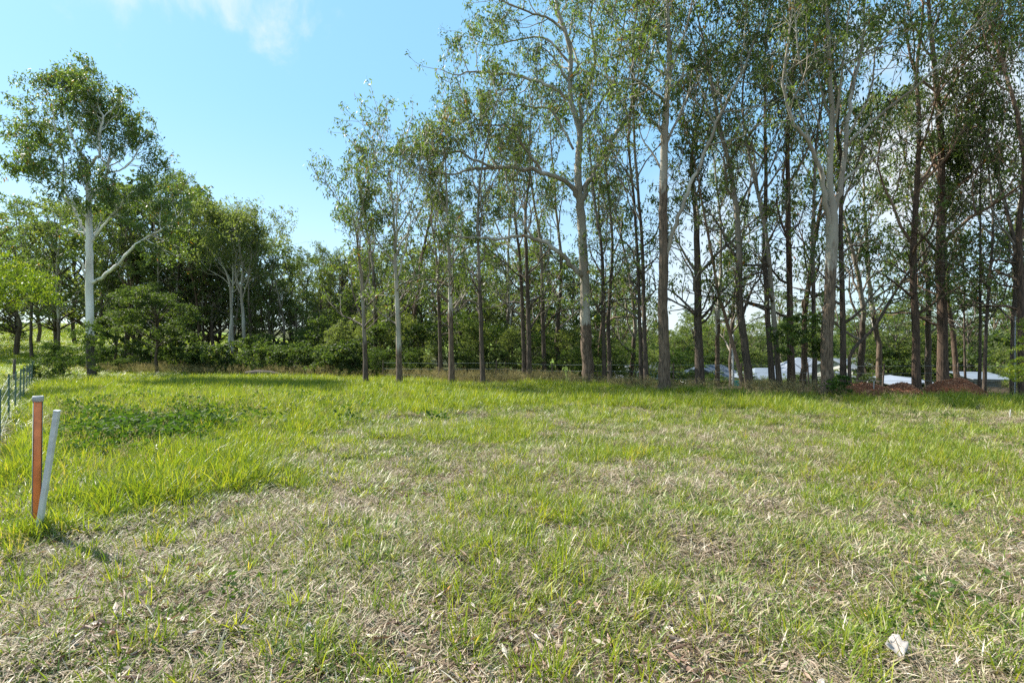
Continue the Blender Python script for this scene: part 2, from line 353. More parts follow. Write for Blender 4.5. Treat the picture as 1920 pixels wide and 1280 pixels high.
def crown_mesh(name, tips, rg, nleaf, spread, llen, lwid, mat, droop=0.8, twigs=None, twig_mat=None, flat=0.6, tvar=0.5):
    """tips: (n,3) clump centres"""
    tips = np.asarray(tips, float); n_ = len(tips)
    cnt = rg.integers(int(nleaf * 0.5), int(nleaf * 1.5) + 1, n_)
    idx = np.repeat(np.arange(n_), cnt); N = len(idx)
    sz = rg.uniform(0.6, 1.35, n_)[idx]
    off = rg.normal(size=(N, 3)); off = off / (np.linalg.norm(off, axis=1, keepdims=True) + 1e-6) * (rg.random((N, 1)) ** 0.55)
    off *= spread * sz[:, None] * np.array([1, 1, flat])
    C = tips[idx] + off
    C[:, 2] -= 0.15 * spread * (off[:, 0] ** 2 + off[:, 1] ** 2) / spread ** 2
    Dr = off / spread * 0.6 + rg.normal(size=(N, 3)) * 0.55 + np.array([0, 0, -droop])
    V, Q = leaves(C, Dr, llen * rg.uniform(0.65, 1.3, N), lwid * rg.uniform(0.7, 1.3, N), rg)
    tint = np.clip(rg.normal(0.42, 0.2, N) + (rg.normal(0, 0.14, n_) * tvar * 2)[idx], 0, 1)
    mats = [mat]; midx = np.zeros(len(Q), np.int32)
    if twigs is not None and twigs.n:
        tq = np.concatenate(twigs.Q) + len(V); V = np.concatenate([V] + twigs.V); Q = np.concatenate([Q, tq])
        midx = np.concatenate([midx, np.ones(len(tq), np.int32)]); tint = np.concatenate([tint, np.zeros(len(tq))]); mats = [mat, twig_mat]
    return mk(name, V, Q, attrs={'tint': tint}, mats=mats, midx=midx)

def smooth_poly(pts, rad, k=4, jit=0.0, rg=None):
    pts = np.asarray(pts, float); rad = np.asarray(rad, float); out = []; ro = []
    Pp = np.vstack([2 * pts[0] - pts[1], pts, 2 * pts[-1] - pts[-2]])
    for i in range(1, len(Pp) - 2):
        for t in np.linspace(0, 1, k, endpoint=False):
            a, b, c, d = Pp[i - 1], Pp[i], Pp[i + 1], Pp[i + 2]
            out.append(0.5 * ((2 * b) + (-a + c) * t + (2 * a - 5 * b + 4 * c - d) * t * t + (-a + 3 * b - 3 * c + d) * t ** 3))
            ro.append(rad[i - 1] * (1 - t) + rad[i] * t)
    out.append(pts[-1]); ro.append(rad[-1]); out = np.array(out); ro = np.array(ro)
    if jit and rg is not None: out[1:-1] += rg.normal(size=(len(out) - 2, 3)) * jit * ro[1:-1, None]
    return out, ro

UP = np.array([0, 0, 1.0])
def grow(p, d, L, r, level, wood, tips, rg, rise=0.12, wob=0.22, kids=(3, 5), ratio=0.6, barkv=0.1, tw=None):
    n_ = 5 if level > 0 else 4
    pts = [np.array(p, float)]; d = unit(d)
    for k in range(n_):
        d = unit(d + rg.normal(size=3) * wob + UP * rise * (1 if level else 0.2)); pts.append(pts[-1] + d * L / n_)
    pts = np.array(pts); rad = np.linspace(max(r, 0.011), max(r * 0.35, 0.007), n_ + 1)
    (wood if (level > 0 or tw is None) else tw).tube(pts, rad, 5 if level > 1 else (4 if level == 1 else 3), np.full(n_ + 1, barkv))
    if level == 0:
        tips.append(pts[-1]); tips.append(pts[3] + rg.normal(size=3) * 0.08); tips.append(pts[2] + rg.normal(size=3) * 0.12)
        return
    m = rg.integers(kids[0], kids[1] + 1)
    for k in range(m):
        t = 0.3 + 0.7 * (k + rg.random()) / m; f = t * n_; i = min(int(f), n_ - 1)
        q = pts[i] + (pts[i + 1] - pts[i]) * (f - i); tg = unit(pts[i + 1] - pts[i])
        side = unit(np.cross(tg, rg.normal(size=3)))
        cd = unit(tg * rg.uniform(0.4, 0.9) + side * rg.uniform(0.5, 0.95) + UP * 0.15)
        grow(q, cd, L * ratio * rg.uniform(0.7, 1.25), rad[i] * 0.6, level - 1, wood, tips, rg, rise, wob, kids, ratio, barkv, tw)
    grow(pts[-1], d, L * ratio * 0.8, rad[-1] * 0.9, level - 1, wood, tips, rg, rise, wob, kids, ratio, barkv, tw)

def ramify(pts, rad, t0, n_, L0, level, wood, tips, rg, out=0.75, rise=0.12, tw=None, barkv=0.1, ratio=0.62, kids=(3, 5), t1=1.0, fall=0.45):
    seg = np.linalg.norm(np.diff(pts, axis=0), axis=1); s = np.concatenate([[0], np.cumsum(seg)]) / seg.sum()
    for k in range(n_):
        t = t0 + (t1 - t0) * (k + rg.random()) / n_
        i = min(np.searchsorted(s, t) - 1, len(pts) - 2); i = max(i, 0)
        f = (t - s[i]) / (s[i + 1] - s[i]); q = pts[i] * (1 - f) + pts[i + 1] * f; r = rad[i]
        tg = unit(pts[i + 1] - pts[i]); side = unit(np.cross(tg, rg.normal(size=3)))
        cd = unit(tg * (1 - out) + side * out + UP * 0.2)
        L = L0 * (1 - fall * (t - t0) / max(1 - t0, .01)) * rg.uniform(0.65, 1.25)
        grow(q, cd, L, min(r * 0.6, 0.022 * L + 0.012), level, wood, tips, rg, rise, 0.2, kids, ratio, barkv, tw)

def finish_tree(root, wood, tips, twigs, rg, bark, leafm, nleaf, spread, llen, lwid, droop=0.8, flat=1.1, tvar=0.6, base=None):
    if base is not None:
        for a in wood.V: a -= base
        for a in twigs.V: a -= base
        tips = np.array(tips) - base
    ob('trunk', wood.mesh('trunk', bark), root)
    ob('crown', crown_mesh('crown', tips, rg, nleaf, spread, llen, lwid, leafm, droop, twigs, bark, flat, tvar), root)

# ------------------------------------------------------------------ hero trees traced limb by limb, each at its own distance
def hero(name, label, stem, limbs, D, bark, barkf, leafm, seed, ram, nleaf, spread, llen=0.16, lwid=0.04, group=None, droop=0.8, tk=0.92):
    """stem/limbs: lists of (px, py, half width px) plus a depth drift in metres at the far end"""
    rg = np.random.default_rng(seed); k = D / F * math.cos(math.atan((stem[3][0] - 960) / F))
    b = P(stem[0][0], stem[0][1], D); base = np.array([b[0], b[1], gz(b[0], b[1])])
    root = empty(name, tuple(base)); tag(root, label, 'tree', group)
    def conv(pl, drift, start_drift=0.0):
        n_ = len(pl); o = []
        for i, q in enumerate(pl):
            dd = D + start_drift + (drift - start_drift) * (i / (n_ - 1))
            o.append(P(q[0], q[1], dd))
        return np.array(o), np.array([q[2] * k for q in pl])
    tips = []; tw = Wood(); small = Wood()
    pts, rad = conv(stem, 0.0); rad = rad * tk; pts[0][2] = min(pts[0][2], base[2]) - 0.1
    pts, rad = smooth_poly(pts, rad, 5, 0.07, rg)
    w = Wood(); w.tube(pts - base, rad, 12, [barkf(p_[2] - base[2]) for p_ in pts], True)
    tr = ob('trunk', w.mesh('trunk', bark), root)
    for (t0, n_, L0, lv, t1) in ram[0]: ramify(pts, rad, t0, n_, L0, lv, small, tips, rg, tw=tw, t1=t1)
    for (pl, drift, sdrift, r) in limbs:
        q, rr = conv(pl, drift, sdrift); q, rr = smooth_poly(q, rr * 0.84, 4, 0.4, rg)
        w = Wood(); w.tube(q - base, rr, 7, [0.25 + 0.14 * math.sin(j_ * 0.9) for j_, p_ in enumerate(q)])
        ob('limb', w.mesh('limb', bark), root)
        t0, n_, L0, lv = r; L0 *= 1.2 if D < 28 else 0.85; n_ = int(n_ * (0.85 if D < 28 else 1.2)); t0 = t0 + (1 - t0) * 0.12
        ramify(q, rr, t0, n_, L0, lv, small, tips, rg, tw=tw)
        tips.append(q[-1]); grow(q[-1], unit(q[-1] - q[-2]), L0 * 0.8, rr[-1], max(lv - 1, 0), small, tips, rg, tw=tw)
    for a in small.V: a -= base
    for a in tw.V: a -= base
    if small.n: ob('branches', small.mesh('branches', bark), root)['kind'] = 'stuff'
    ob('crown', crown_mesh('crown', np.array(tips) - base, rg, nleaf, spread, llen, lwid, leafm, droop, tw, bark, 1.1, 0.6), root)
    return root

Dm = hit(1103, 722)
hero('gum_tree', 'large pale-barked gum with brown base and long bare limbs reaching far left',
     [(1104, 724, 12.5), (1103, 690, 12), (1100, 640, 11), (1097, 580, 10), (1095, 520, 9.5), (1092, 450, 9), (1088, 390, 8.5), (1085, 345, 7.5), (1084, 302, 6.8), (1087, 255, 6.2),
      (1079, 218, 5.6), (1070, 188, 5.2), (1069, 144, 4.8), (1070, 100, 4.4), (1060, 60, 4), (1044, 10, 3.4), (1038, -70, 2.6), (1030, -150, 1.6)],
     [([(1086, 372, 6), (1064, 346, 5.5), (1040, 332, 5), (1007, 321, 4.6), (963, 316, 4), (916, 314, 3.6), (886, 317, 3), (852, 326, 2), (815, 322, 1.2)], -1.5, 0, (0.35, 10, 1.7, 1)),
      ([(925, 313, 3), (900, 303, 2.6), (882, 296, 2.4), (862, 285, 2.2), (829, 289, 1.8), (795, 295, 1.2)], -0.5, -1.0, (0.1, 8, 1.5, 1)),
      ([(1070, 190, 4.2), (1050, 170, 4), (1030, 161, 3.7), (997, 149, 3.3), (963, 141, 3), (923, 138, 2.5), (882, 134, 1.9), (856, 141, 1.2), (825, 130, 0.8)], -1.0, 0, (0.2, 14, 1.7, 1)),
      ([(1015, 322, 3), (1004, 305, 2.8), (990, 289, 2.6), (973, 262, 2.3), (960, 245, 2.1), (940, 235, 1.8), (896, 235, 1.2), (860, 215, 0.8)], -1.8, -0.4, (0.2, 9, 1.5, 1)),
      ([(1092, 375, 6.5), (1111, 329, 5.8), (1131, 292, 5.2), (1154, 255, 4.6), (1171, 228, 4), (1188, 195, 3.6), (1200, 161, 3.2), (1225, 90, 2.5), (1240, 20, 1.8), (1250, -60, 1)], 1.5, 0, (0.3, 14, 1.9, 1)),
      ([(1085, 300, 4), (1088, 260, 4.4), (1090, 215, 4.2), (1087, 180, 3.8), (1108, 150, 3.6), (1116, 111, 3.4), (1114, 84, 3), (1106, 34, 2.6), (1111, 0, 2.2), (1118, -90, 1.4)], 1.0, 0.2, (0.3, 12, 1.9, 1)),
      ([(1094, 519, 6.5), (1085, 512, 6), (1068, 495, 5.4), (1050, 475, 4.8), (1030, 458, 4.4), (1000, 447, 4), (975, 442, 3.6), (940, 448, 3), (900, 446, 2.4), (850, 443, 1.7), (820, 438, 1)], -2.2, 0, (0.62, 4, 1.2, 1)),
      ([(1000, 447, 2.6), (985, 425, 2.2), (970, 408, 1.7), (930, 412, 1.4), (905, 422, 0.9)], -1.6, -1.1, (0.3, 5, 1.0, 1)),
      ([(1060, 60, 3), (1030, 35, 2.6), (1000, 25, 2.2), (960, 10, 1.7), (920, -10, 1.2)], -1.5, 0, (0.15, 10, 1.7, 1)),
      ([(1069, 120, 3), (1040, 85, 2.7), (1010, 70, 2.3), (970, 75, 1.8), (920, 85, 1.2), (880, 70, 0.8)], 1.5, 0, (0.15, 11, 1.6, 1)),
      ([(1069, 150, 2.8), (1085, 120, 2.4), (1040, 20, 1.8), (1000, -50, 1.2)], 2.0, 0, (0.25, 8, 1.8, 1)),
      ([(1075, 280, 3), (1050, 230, 2.8), (1030, 205, 2.4), (990, 200, 1.8), (940, 190, 1.2), (905, 200, 0.8)], 1.6, 0.3, (0.2, 10, 1.6, 1)),
      ([(1090, 240, 2.6), (1120, 200, 2.4), (1150, 150, 2.0), (1165, 80, 1.6), (1175, 0, 1.2)], -1.5, 0.2, (0.2, 10, 1.7, 1))],
     Dm, M['bark_gum'], lambda h: float(1.25 - sst(2.2, 3.3, h) * 1.15), M['gum_leaf'], 11,
     ([(0.62, 10, 2.0, 1, 1.0)],), 10, 0.25, 0.19, 0.052)

Dl = 29.0
hero('gum_tree', 'tall white-trunked gum with black base standing alone on the far left',
     [(173, 714, 11.5), (171, 690, 10), (169, 655, 9), (168, 600, 8.8), (168, 526, 8.5), (168, 449, 7.8), (166, 402, 7), (166, 369, 6.5), (163, 315, 5), (160, 298, 4.4), (148, 285, 3.6), (138, 262, 2.8), (128, 235, 2), (118, 200, 1.2)],
     [([(169, 372, 5), (180, 357, 4.6), (191, 345, 4.3), (203, 322, 3.8), (203, 301, 3.3), (212, 270, 2.6), (216, 240, 2), (225, 215, 1.3)], 1.2, 0, (0.25, 12, 2.0, 1)),
      ([(165, 320, 4), (176, 300, 3.7), (186, 288, 3.4), (186, 251, 2.9), (193, 224, 2.4), (180, 190, 1.8), (160, 160, 1.1)], -1.2, 0, (0.2, 14, 2.1, 1)),
      ([(160, 440, 4), (146, 405, 3.8), (128, 369, 3.3), (116, 342, 2.9), (119, 301, 2.3), (81, 268, 1.4), (60, 250, 0.9)], 1.6, 0, (0.3, 13, 2.2, 1)),
      ([(146, 405, 2.8), (110, 360, 2.5), (75, 320, 1.8), (50, 300, 1)], -1.6, 0.3, (0.2, 9, 1.9, 1)),
      ([(174, 530, 5), (198, 515, 4.6), (222, 496, 4.2), (249, 463, 3.6), (279, 443, 3), (312, 426, 2.2), (335, 405, 1.2)], -2.0, 0, (0.5, 8, 1.8, 1)),
      ([(170, 455, 3.6), (191, 426, 3.2), (218, 396, 2.7), (242, 365, 2.0), (262, 350, 1.2)], -1.4, 0, (0.25, 10, 1.9, 1)),
      ([(203, 322, 2.4), (228, 318, 2), (248, 300, 1.6), (270, 262, 1.0)], -0.8, 0.5, (0.2, 9, 1.8, 1)),
      ([(163, 528, 3.2), (156, 500, 3), (148, 486, 2.6), (138, 480, 1.6)], -0.6, 0, (0.9, 1, 0.5, 0)),
      ([(119, 301, 2), (105, 250, 1.6), (100, 200, 1.2), (115, 165, 0.8)], 0.5, 0.8, (0.1, 12, 2.0, 1)),
      ([(150, 288, 2.4), (165, 240, 2), (150, 190, 1.5), (135, 150, 0.9)], 0.6, 0, (0.15, 12, 2.0, 1))],
     Dl, M['bark_white'], lambda h: float(1.3 - sst(1.6, 2.9, h) * 1.3), M['gum_leaf'], 23,
     ([(0.5, 12, 1.5, 1, 0.75)],), 15, 0.32, 0.21, 0.068)

D3 = hit(1246, 737)
hero('gum_tree', 'thick brown-grey trunked gum right of centre, a long thin limb rising rightwards',
     [(1246, 740, 13.5), (1246, 700, 12.5), (1246, 650, 11), (1243, 560, 10), (1244, 480, 9.5), (1243, 400, 9), (1245, 300, 8), (1247, 250, 7.5), (1250, 200, 6.6), (1253, 150, 5.6), (1255, 100, 5), (1252, 40, 4.4), (1250, -60, 3.2), (1245, -200, 1.8)],
     [([(1250, 482, 5.5), (1256, 450, 5), (1267, 420, 4.8), (1290, 360, 4.4), (1312, 307, 4), (1339, 244, 3.6), (1365, 187, 3.2), (1395, 127, 2.8), (1425, 49, 2.2), (1444, 0, 1.8), (1465, -80, 1.1)], -1.2, 0, (0.3, 16, 2.0, 1)),
      ([(1250, 195, 3.6), (1232, 178, 3.2), (1216, 165, 2.8), (1195, 150, 2), (1165, 148, 1.2)], -1.2, 0, (0.3, 7, 1.6, 1)),
      ([(1250, 270, 3), (1275, 215, 2.8), (1300, 160, 2.3), (1345, 90, 1.8), (1380, 30, 1.3)], 1.5, 0, (0.2, 12, 1.9, 1)),
      ([(1252, 160, 3), (1270, 100, 2.6), (1290, 40, 2), (1310, -60, 1.3)], -1.2, 0, (0.2, 11, 1.9, 1)),
      ([(1250, 140, 3), (1230, 80, 2.4), (1215, 10, 1.9), (1200, -80, 1.1)], 1.2, 0, (0.2, 11, 1.9, 1)),
      ([(1246, 330, 2.4), (1225, 290, 2), (1205, 260, 1.4), (1190, 215, 0.9)], 1.0, 0, (0.3, 7, 1.5, 1))],
     D3, M['bark_gum'], lambda h: float(1.15 - sst(6.5, 8.5, h) * 1.1), M['gum_leaf'], 31,
     ([(0.45, 12, 1.7, 1, 1.0)],), 10, 0.25, 0.19, 0.052)

D4 = hit(1552, 745)
hero('gum_tree', 'biggest mottled trunk in the right half, splitting into many upright whitish limbs',
     [(1552, 748, 17), (1551, 720, 15), (1551, 690, 14), (1552, 620, 13), (1556, 560, 12), (1558, 500, 12), (1560, 440, 12.5), (1560, 395, 12), (1556, 355, 7), (1558, 262, 6), (1560, 210, 5.4), (1556, 150, 4.8), (1554, 75, 4.2), (1549, 0, 3.6), (1545, -90, 2.6), (1540, -200, 1.4)],
     [([(1554, 440, 7), (1547, 380, 6.4), (1537, 319, 5.6), (1519, 270, 4.8), (1489, 232, 4.2), (1474, 187, 3.6), (1468, 142, 3), (1480, 60, 2.4), (1478, -40, 1.4)], -1.2, 0, (0.45, 11, 1.8, 1)),
      ([(1564, 425, 7.5), (1570, 375, 7), (1581, 319, 6.4), (1586, 244, 5.4), (1597, 169, 4.6), (1612, 105, 3.8), (1620, 50, 3.4), (1622, 0, 3), (1630, -110, 1.5)], 0.8, 0, (0.4, 12, 1.9, 1)),
      ([(1585, 285, 4), (1597, 262, 3.8), (1650, 214, 3.4), (1695, 180, 3), (1744, 139, 2.6), (1800, 75, 2.1), (1875, 4, 1.4), (1930, -50, 0.9)], -2.0, 0.4, (0.3, 15, 2.0, 1)),
      ([(1575, 360, 3.6), (1586, 334, 3.4), (1631, 300, 3), (1680, 270, 2.6), (1744, 229, 2.2), (1830, 161, 1.6), (1900, 90, 1)], 1.8, 0.2, (0.3, 15, 2.0, 1)),
      ([(1586, 262, 3), (1605, 225, 2.8), (1624, 195, 2.7), (1637, 150, 2.4), (1642, 94, 2.1), (1670, 60, 1.8), (1702, 22, 1.4), (1720, -60, 0.8)], 1.8, 0.5, (0.2, 12, 1.9, 1)),
      ([(1558, 225, 2.8), (1540, 170, 2.6), (1530, 95, 2.2), (1515, 20, 1.8), (1500, -60, 1.2)], 1.4, 0, (0.2, 11, 1.8, 1)),
      ([(1562, 250, 3.2), (1572, 190, 2.9), (1580, 120, 2.4), (1590, 40, 1.9), (1600, -50, 1.2)], -1.2, 0, (0.25, 11, 1.8, 1)),
      ([(1519, 270, 2.6), (1510, 240, 2.3), (1485, 160, 1.8), (1450, 100, 1.3), (1430, 40, 0.8)], 1.2, -0.3, (0.2, 9, 1.7, 1)),
      ([(1556, 300, 2.2), (1530, 220, 1.9), (1500, 120, 1.6), (1490, 20, 1.1)], -1.6, 0, (0.2, 9, 1.7, 1))],
     D4, M['bark_gum'], lambda h: float(1.02 - sst(2.0, 6.5, h) * 0.95), M['gum_leaf'], 41,
     ([(0.62, 9, 1.7, 1, 1.0)],), 9, 0.25, 0.19, 0.052)

# ------------------------------------------------------------------ procedural gums given their own trunk line and distance
def gum(label, line, D, w, top_h, crown_h, seed, bark='bark_grey', barkh=(3, 6), leafm='gum_leaf', nl=10, L0=2.6, nleaf=5, spread=0.24, llen=0.20, lwid=0.056, out=0.6, group=None, root=None, level=2, cat='tree', name='gum_tree', kids=(3, 4), low=5):
    """line: trunk points in photo pixels (bottom to top) at depth D; continues upward to top_h metres; w = base width px"""
    rg = np.random.default_rng(seed); k = D / F * math.cos(math.atan((line[0][0] - 960) / F))
    b = P(line[0][0], line[0][1], D); base = np.array([b[0], b[1], gz(b[0], b[1])])
    pts = [base - np.array([0, 0, 0.15])]
    for q in line[1:]: pts.append(P(q[0], q[1], D))
    pts = np.array(pts); h = pts[-1][2] - base[2]
    d = unit(pts[-1] - pts[-2])
    while h < top_h:
        d = unit(d + rg.normal(size=3) * np.array([0.10, 0.12, 0]) + UP * 0.12); st = min(1.8, top_h - h + 0.3)
        pts = np.vstack([pts, pts[-1] + d * st]); h = pts[-1][2] - base[2]
    hs = (pts[:, 2] - base[2]) / max(h, 0.1)
    rad = 0.5 * w * k * np.clip(1 - 0.86 * np.clip(hs, 0, 1) ** 1.15, 0.1, 1)
    pts, rad = smooth_poly(pts, rad, 4, 0.08, rg)
    r = empty(name, tuple(base)) if root is None else root
    tag(r, label, cat, group)
    wood = Wood(); tw = Wood(); tips = []
    bh = lambda z: float(1.15 - 1.1 * sst(barkh[0], barkh[1], z))
    wood.tube(pts, rad, 10, [bh(p_[2] - base[2]) for p_ in pts], True)
    ramify(pts, rad, crown_h / h, int(nl * 0.8), L0 * 1.2, level, wood, tips, rg, out=out * 0.85, tw=tw, barkv=0.15 if barkh[1] < 20 else 0.8, kids=kids, rise=0.16)
    grow(pts[-1], unit(pts[-1] - pts[-2]), L0 * 0.6, rad[-1], 1, wood, tips, rg, tw=tw)
    ramify(pts, rad, min(0.3, 2.6 / h), low, 2.0, 1, wood, tips, rg, out=0.72, tw=tw, barkv=0.6, t1=crown_h / h, rise=0.05)
    # a few dead twigs on the bare bole
    ramify(pts, rad, 0.25, 3, 1.0, 0, wood, [], rg, out=0.8, tw=None, barkv=0.9, t1=crown_h / h)
    finish_tree(r, wood, tips, tw, rg, M[bark], M[leafm], nleaf, spread, llen, lwid, base=base)
    return r

T = [  # label, line, D, w, top, crown start, seed, options
 ('slim left-leaning gum at the left end of the tree row, feathery against the sky', [(687, 724), (683, 620), (677, 520), (668, 440), (658, 390)], None, 10, 7.8, 3.8, 51, dict(barkh=(0.5, 3), nl=13, L0=2.4)),
 ('straight grey-white gum second from the left end of the tree row', [(750, 724), (746, 600), (741, 480), (738, 400)], None, 12, 9.2, 4.4, 52, dict(barkh=(0.7, 2.2), bark='bark_gum', nl=14, L0=3.0)),
 ('gum with dark lower bark and pale top, third strong trunk of the row', [(847, 722), (845, 600), (842, 480), (838, 380)], None, 11, 10.4, 4.8, 53, dict(barkh=(2.0, 4.2), bark='bark_gum', nl=12, L0=2.9)),
 ('thin brown-barked gum close on the left of the dark-based pale tree', [(827, 720), (824, 600), (818, 480)], 25, 8, 9.4, 4.8, 54, dict(nl=10, L0=2.3)),
 ('straight thin brown trunk with no low limbs left of the big pale gum', [(906, 724), (902, 600), (896, 450)], None, 9, 11.8, 5.5, 55, dict(nl=11, L0=2.6)),
 ('left one of two dark trunks standing together left of the big pale gum', [(984, 722), (980, 600), (974, 480)], 25, 9, 11.8, 5.5, 56, dict(barkh=(6, 9), nl=10, L0=2.6)),
 ('right one of two dark trunks standing together left of the big pale gum', [(992, 722), (991, 600), (986, 460)], 24.6, 10, 13.5, 6.0, 57, dict(barkh=(6, 9), nl=10, L0=2.6)),
 ('thin trunk with ivy-dark base close behind the left side of the big pale gum', [(1022, 722), (1018, 600), (1016, 500)], 27, 9, 13, 5.0, 58, dict(nl=9, L0=2.4)),
 ('left one of the twin dark trunks just right of the big pale gum', [(1133, 725), (1131, 600), (1128, 470)], 24, 8, 14, 6, 59, dict(barkh=(5, 9), nl=9, L0=2.6)),
 ('right one of the twin dark trunks just right of the big pale gum', [(1144, 725), (1141, 600), (1148, 480)], 25, 8, 14.5, 6, 60, dict(barkh=(5, 9), nl=9, L0=2.6)),
 ('left one of the close pair of dark trunks left of the thick brown-grey gum', [(1203, 728), (1200, 600), (1194, 460)], 22, 8, 15, 6, 61, dict(barkh=(6, 10), nl=10, L0=2.7)),
 ('right one of the close pair of dark trunks left of the thick brown-grey gum', [(1212, 728), (1208, 600), (1204, 460)], 21.6, 9, 15, 6, 62, dict(barkh=(6, 10), nl=10, L0=2.7)),
 ('dark rough trunk with many low leafy boughs in front of the gabled roof', [(1313, 731), (1309, 600), (1307, 470)], 21, 17, 14, 3.0, 63, dict(barkh=(9, 14), nl=18, L0=2.4, leafm='dark_leaf', bark='bark_grey')),
 ('slender reddish trunk bent strongly to the left, rising from the leaning gum', [(1396, 728), (1377, 655), (1362, 600), (1346, 545), (1335, 480)], 20.5, 8, 11, 4.5, 64, dict(barkh=(-2, -1), bark='bark_red', nl=9, L0=2.2)),
 ('thick trunk leaning to the left beside the teal cloth', [(1408, 734), (1396, 640), (1386, 540), (1383, 420)], 19.5, 16, 15, 6, 65, dict(barkh=(3, 6), nl=12, L0=2.8)),
 ('dark trunk leaning left, left member of the pair before the tan house', [(1450, 734), (1440, 600), (1433, 470)], 19.5, 12, 15, 6, 66, dict(barkh=(7, 11), nl=11, L0=2.8)),
 ('smooth brown-grey trunk, right member of the pair before the tan house', [(1463, 734), (1453, 620), (1443, 500)], 19, 11, 15, 6, 67, dict(barkh=(1, 3), nl=11, L0=2.8)),
 ('straight dark trunk rising in front of the pale roofed house', [(1484, 732), (1480, 500), (1477, 250)], 19.5, 14, 17, 6.5, 68, dict(barkh=(9, 13), bark='bark_red', nl=12, L0=3.0)),
 ('grey trunk close on the left of the biggest mottled trunk', [(1528, 733), (1526, 600), (1524, 450)], 19.5, 10, 14, 5, 69, dict(nl=11, L0=2.6)),
 ('black trunk directly behind the right side of the biggest mottled trunk', [(1582, 730), (1580, 600), (1576, 420)], 19.8, 13, 15, 6, 70, dict(barkh=(9, 14), nl=10, L0=2.8, leafm='dark_leaf')),
 ('dark trunk at the left hump of the brown heap, forking high up', [(1719, 730), (1716, 600), (1712, 480), (1722, 300)], 19.2, 17, 17, 5.5, 71, dict(barkh=(8, 12), bark='bark_red', nl=14, L0=3.1)),
 ('thickest dark trunk behind the right hump of the brown heap', [(1770, 728), (1766, 600), (1763, 450), (1765, 280)], 19.5, 23, 18, 5.5, 72, dict(barkh=(8, 12), bark='bark_red', nl=15, L0=3.2)),
 ('very thin dark sapling between the brown heap and the grey shed', [(1810, 735), (1808, 620), (1806, 500)], 20, 5, 9, 2.5, 73, dict(barkh=(9, 12), nl=14, L0=1.5, leafm='dark_leaf')),
 ('left one of the two slim dark trunks in front of the grey shed', [(1836, 742), (1838, 600), (1838, 430)], 19, 7, 13, 4, 74, dict(barkh=(9, 12), nl=12, L0=2.2, leafm='dark_leaf')),
 ('right one of the two slim dark trunks in front of the grey shed', [(1845, 742), (1850, 600), (1862, 430)], 18.6, 8, 13, 4, 75, dict(barkh=(4, 8), nl=10, L0=2.4)),
 ('broad grey trunk at the right edge beside the pale pipe', [(1897, 752), (1900, 620), (1905, 480)], 18.0, 12, 15, 5, 76, dict(barkh=(9, 12), nl=11, L0=2.8)),
 ('brown trunk cut by the right edge of the picture', [(1918, 752), (1914, 560), (1912, 420)], 17, 17, 16, 4.5, 77, dict(barkh=(7, 12), bark='bark_red', nl=12, L0=3.0)),
]
for i, (lab, line, D, w, top, cr, seed, opt) in enumerate(T):
    if D is None: D = hit(*line[0])
    gum(lab, line, D, w, top, cr, seed, **opt)

# leaning dark bough tree right of the big trunk
gum('dark trunk leaning far to the right from behind the biggest mottled trunk', [(1597, 728), (1592, 690), (1600, 655), (1640, 612), (1665, 570), (1700, 515)], 19.6, 8, 8.5, 4.4, 90, barkh=(12, 14), nl=8, L0=2.2, leafm='dark_leaf')
# pale multi-stem gums in front of the left forest
for lab, line, seed, w in (('pale many-stemmed gum in front of the left forest, left one of its pair', [(438, 704), (434, 600), (430, 530), (410, 480), (395, 450)], 91, 8),
                        ('pale many-stemmed gum in front of the left forest, right one of its pair', [(460, 704), (456, 600), (452, 540), (455, 500), (450, 460)], 92, 9)):
    r_ = gum(lab, line, 40, w, 7.2, 5.0, seed, bark='bark_gum', barkh=(0.4, 1.6), nl=12, L0=3.4, nleaf=10, spread=0.45, llen=0.24, lwid=0.08, out=0.5, leafm='forest_leaf', low=0)
gum('slim pale stem forking in the left forest behind the round dark tree', [(425, 700), (433, 600), (437, 500), (432, 430)], 42, 6, 9.0, 6.5, 93, bark='bark_white', barkh=(0.0, 0.4), nl=9, L0=2.6, nleaf=6, spread=0.4, llen=0.22, lwid=0.07, leafm='forest_leaf', low=0)

# ------------------------------------------------------------------ shared-mesh trees copied with their parts
def generic_gum(seed, top, crown_h, nl, L0, bark, leafm, nleaf, spread, llen, lwid, barkh):
    D = 20.0
    rg = np.random.default_rng(seed)
    root = empty('gum_tree', (0, 0, 0))
    base = np.zeros(3); pts = [np.array([0, 0, -0.4])]; d = unit(np.array([rg.normal() * 0.04, rg.normal() * 0.04, 1])); h = 0
    while h < top:
        pts.append(pts[-1] + d * 1.6); d = unit(d + rg.normal(size=3) * np.array([.06, .06, 0]) + UP * 0.1); h = pts[-1][2]
    pts = np.array(pts); rad = np.linspace(0.17, 0.03, len(pts)); pts, rad = smooth_poly(pts, rad, 3, 0.15, rg)
    wood = Wood(); tw = Wood(); tips = []
    wood.tube(pts, rad, 7, [float(1.15 - 1.1 * sst(barkh[0], barkh[1], q[2])) for q in pts], True)
    ramify(pts, rad, crown_h / top, nl, L0, 2, wood, tips, rg, out=0.6, tw=tw, barkv=0.15, kids=(3, 4), rise=0.16)
    finish_tree(root, wood, tips, tw, rg, M[bark], M[leafm], nleaf, spread, llen, lwid)
    return root

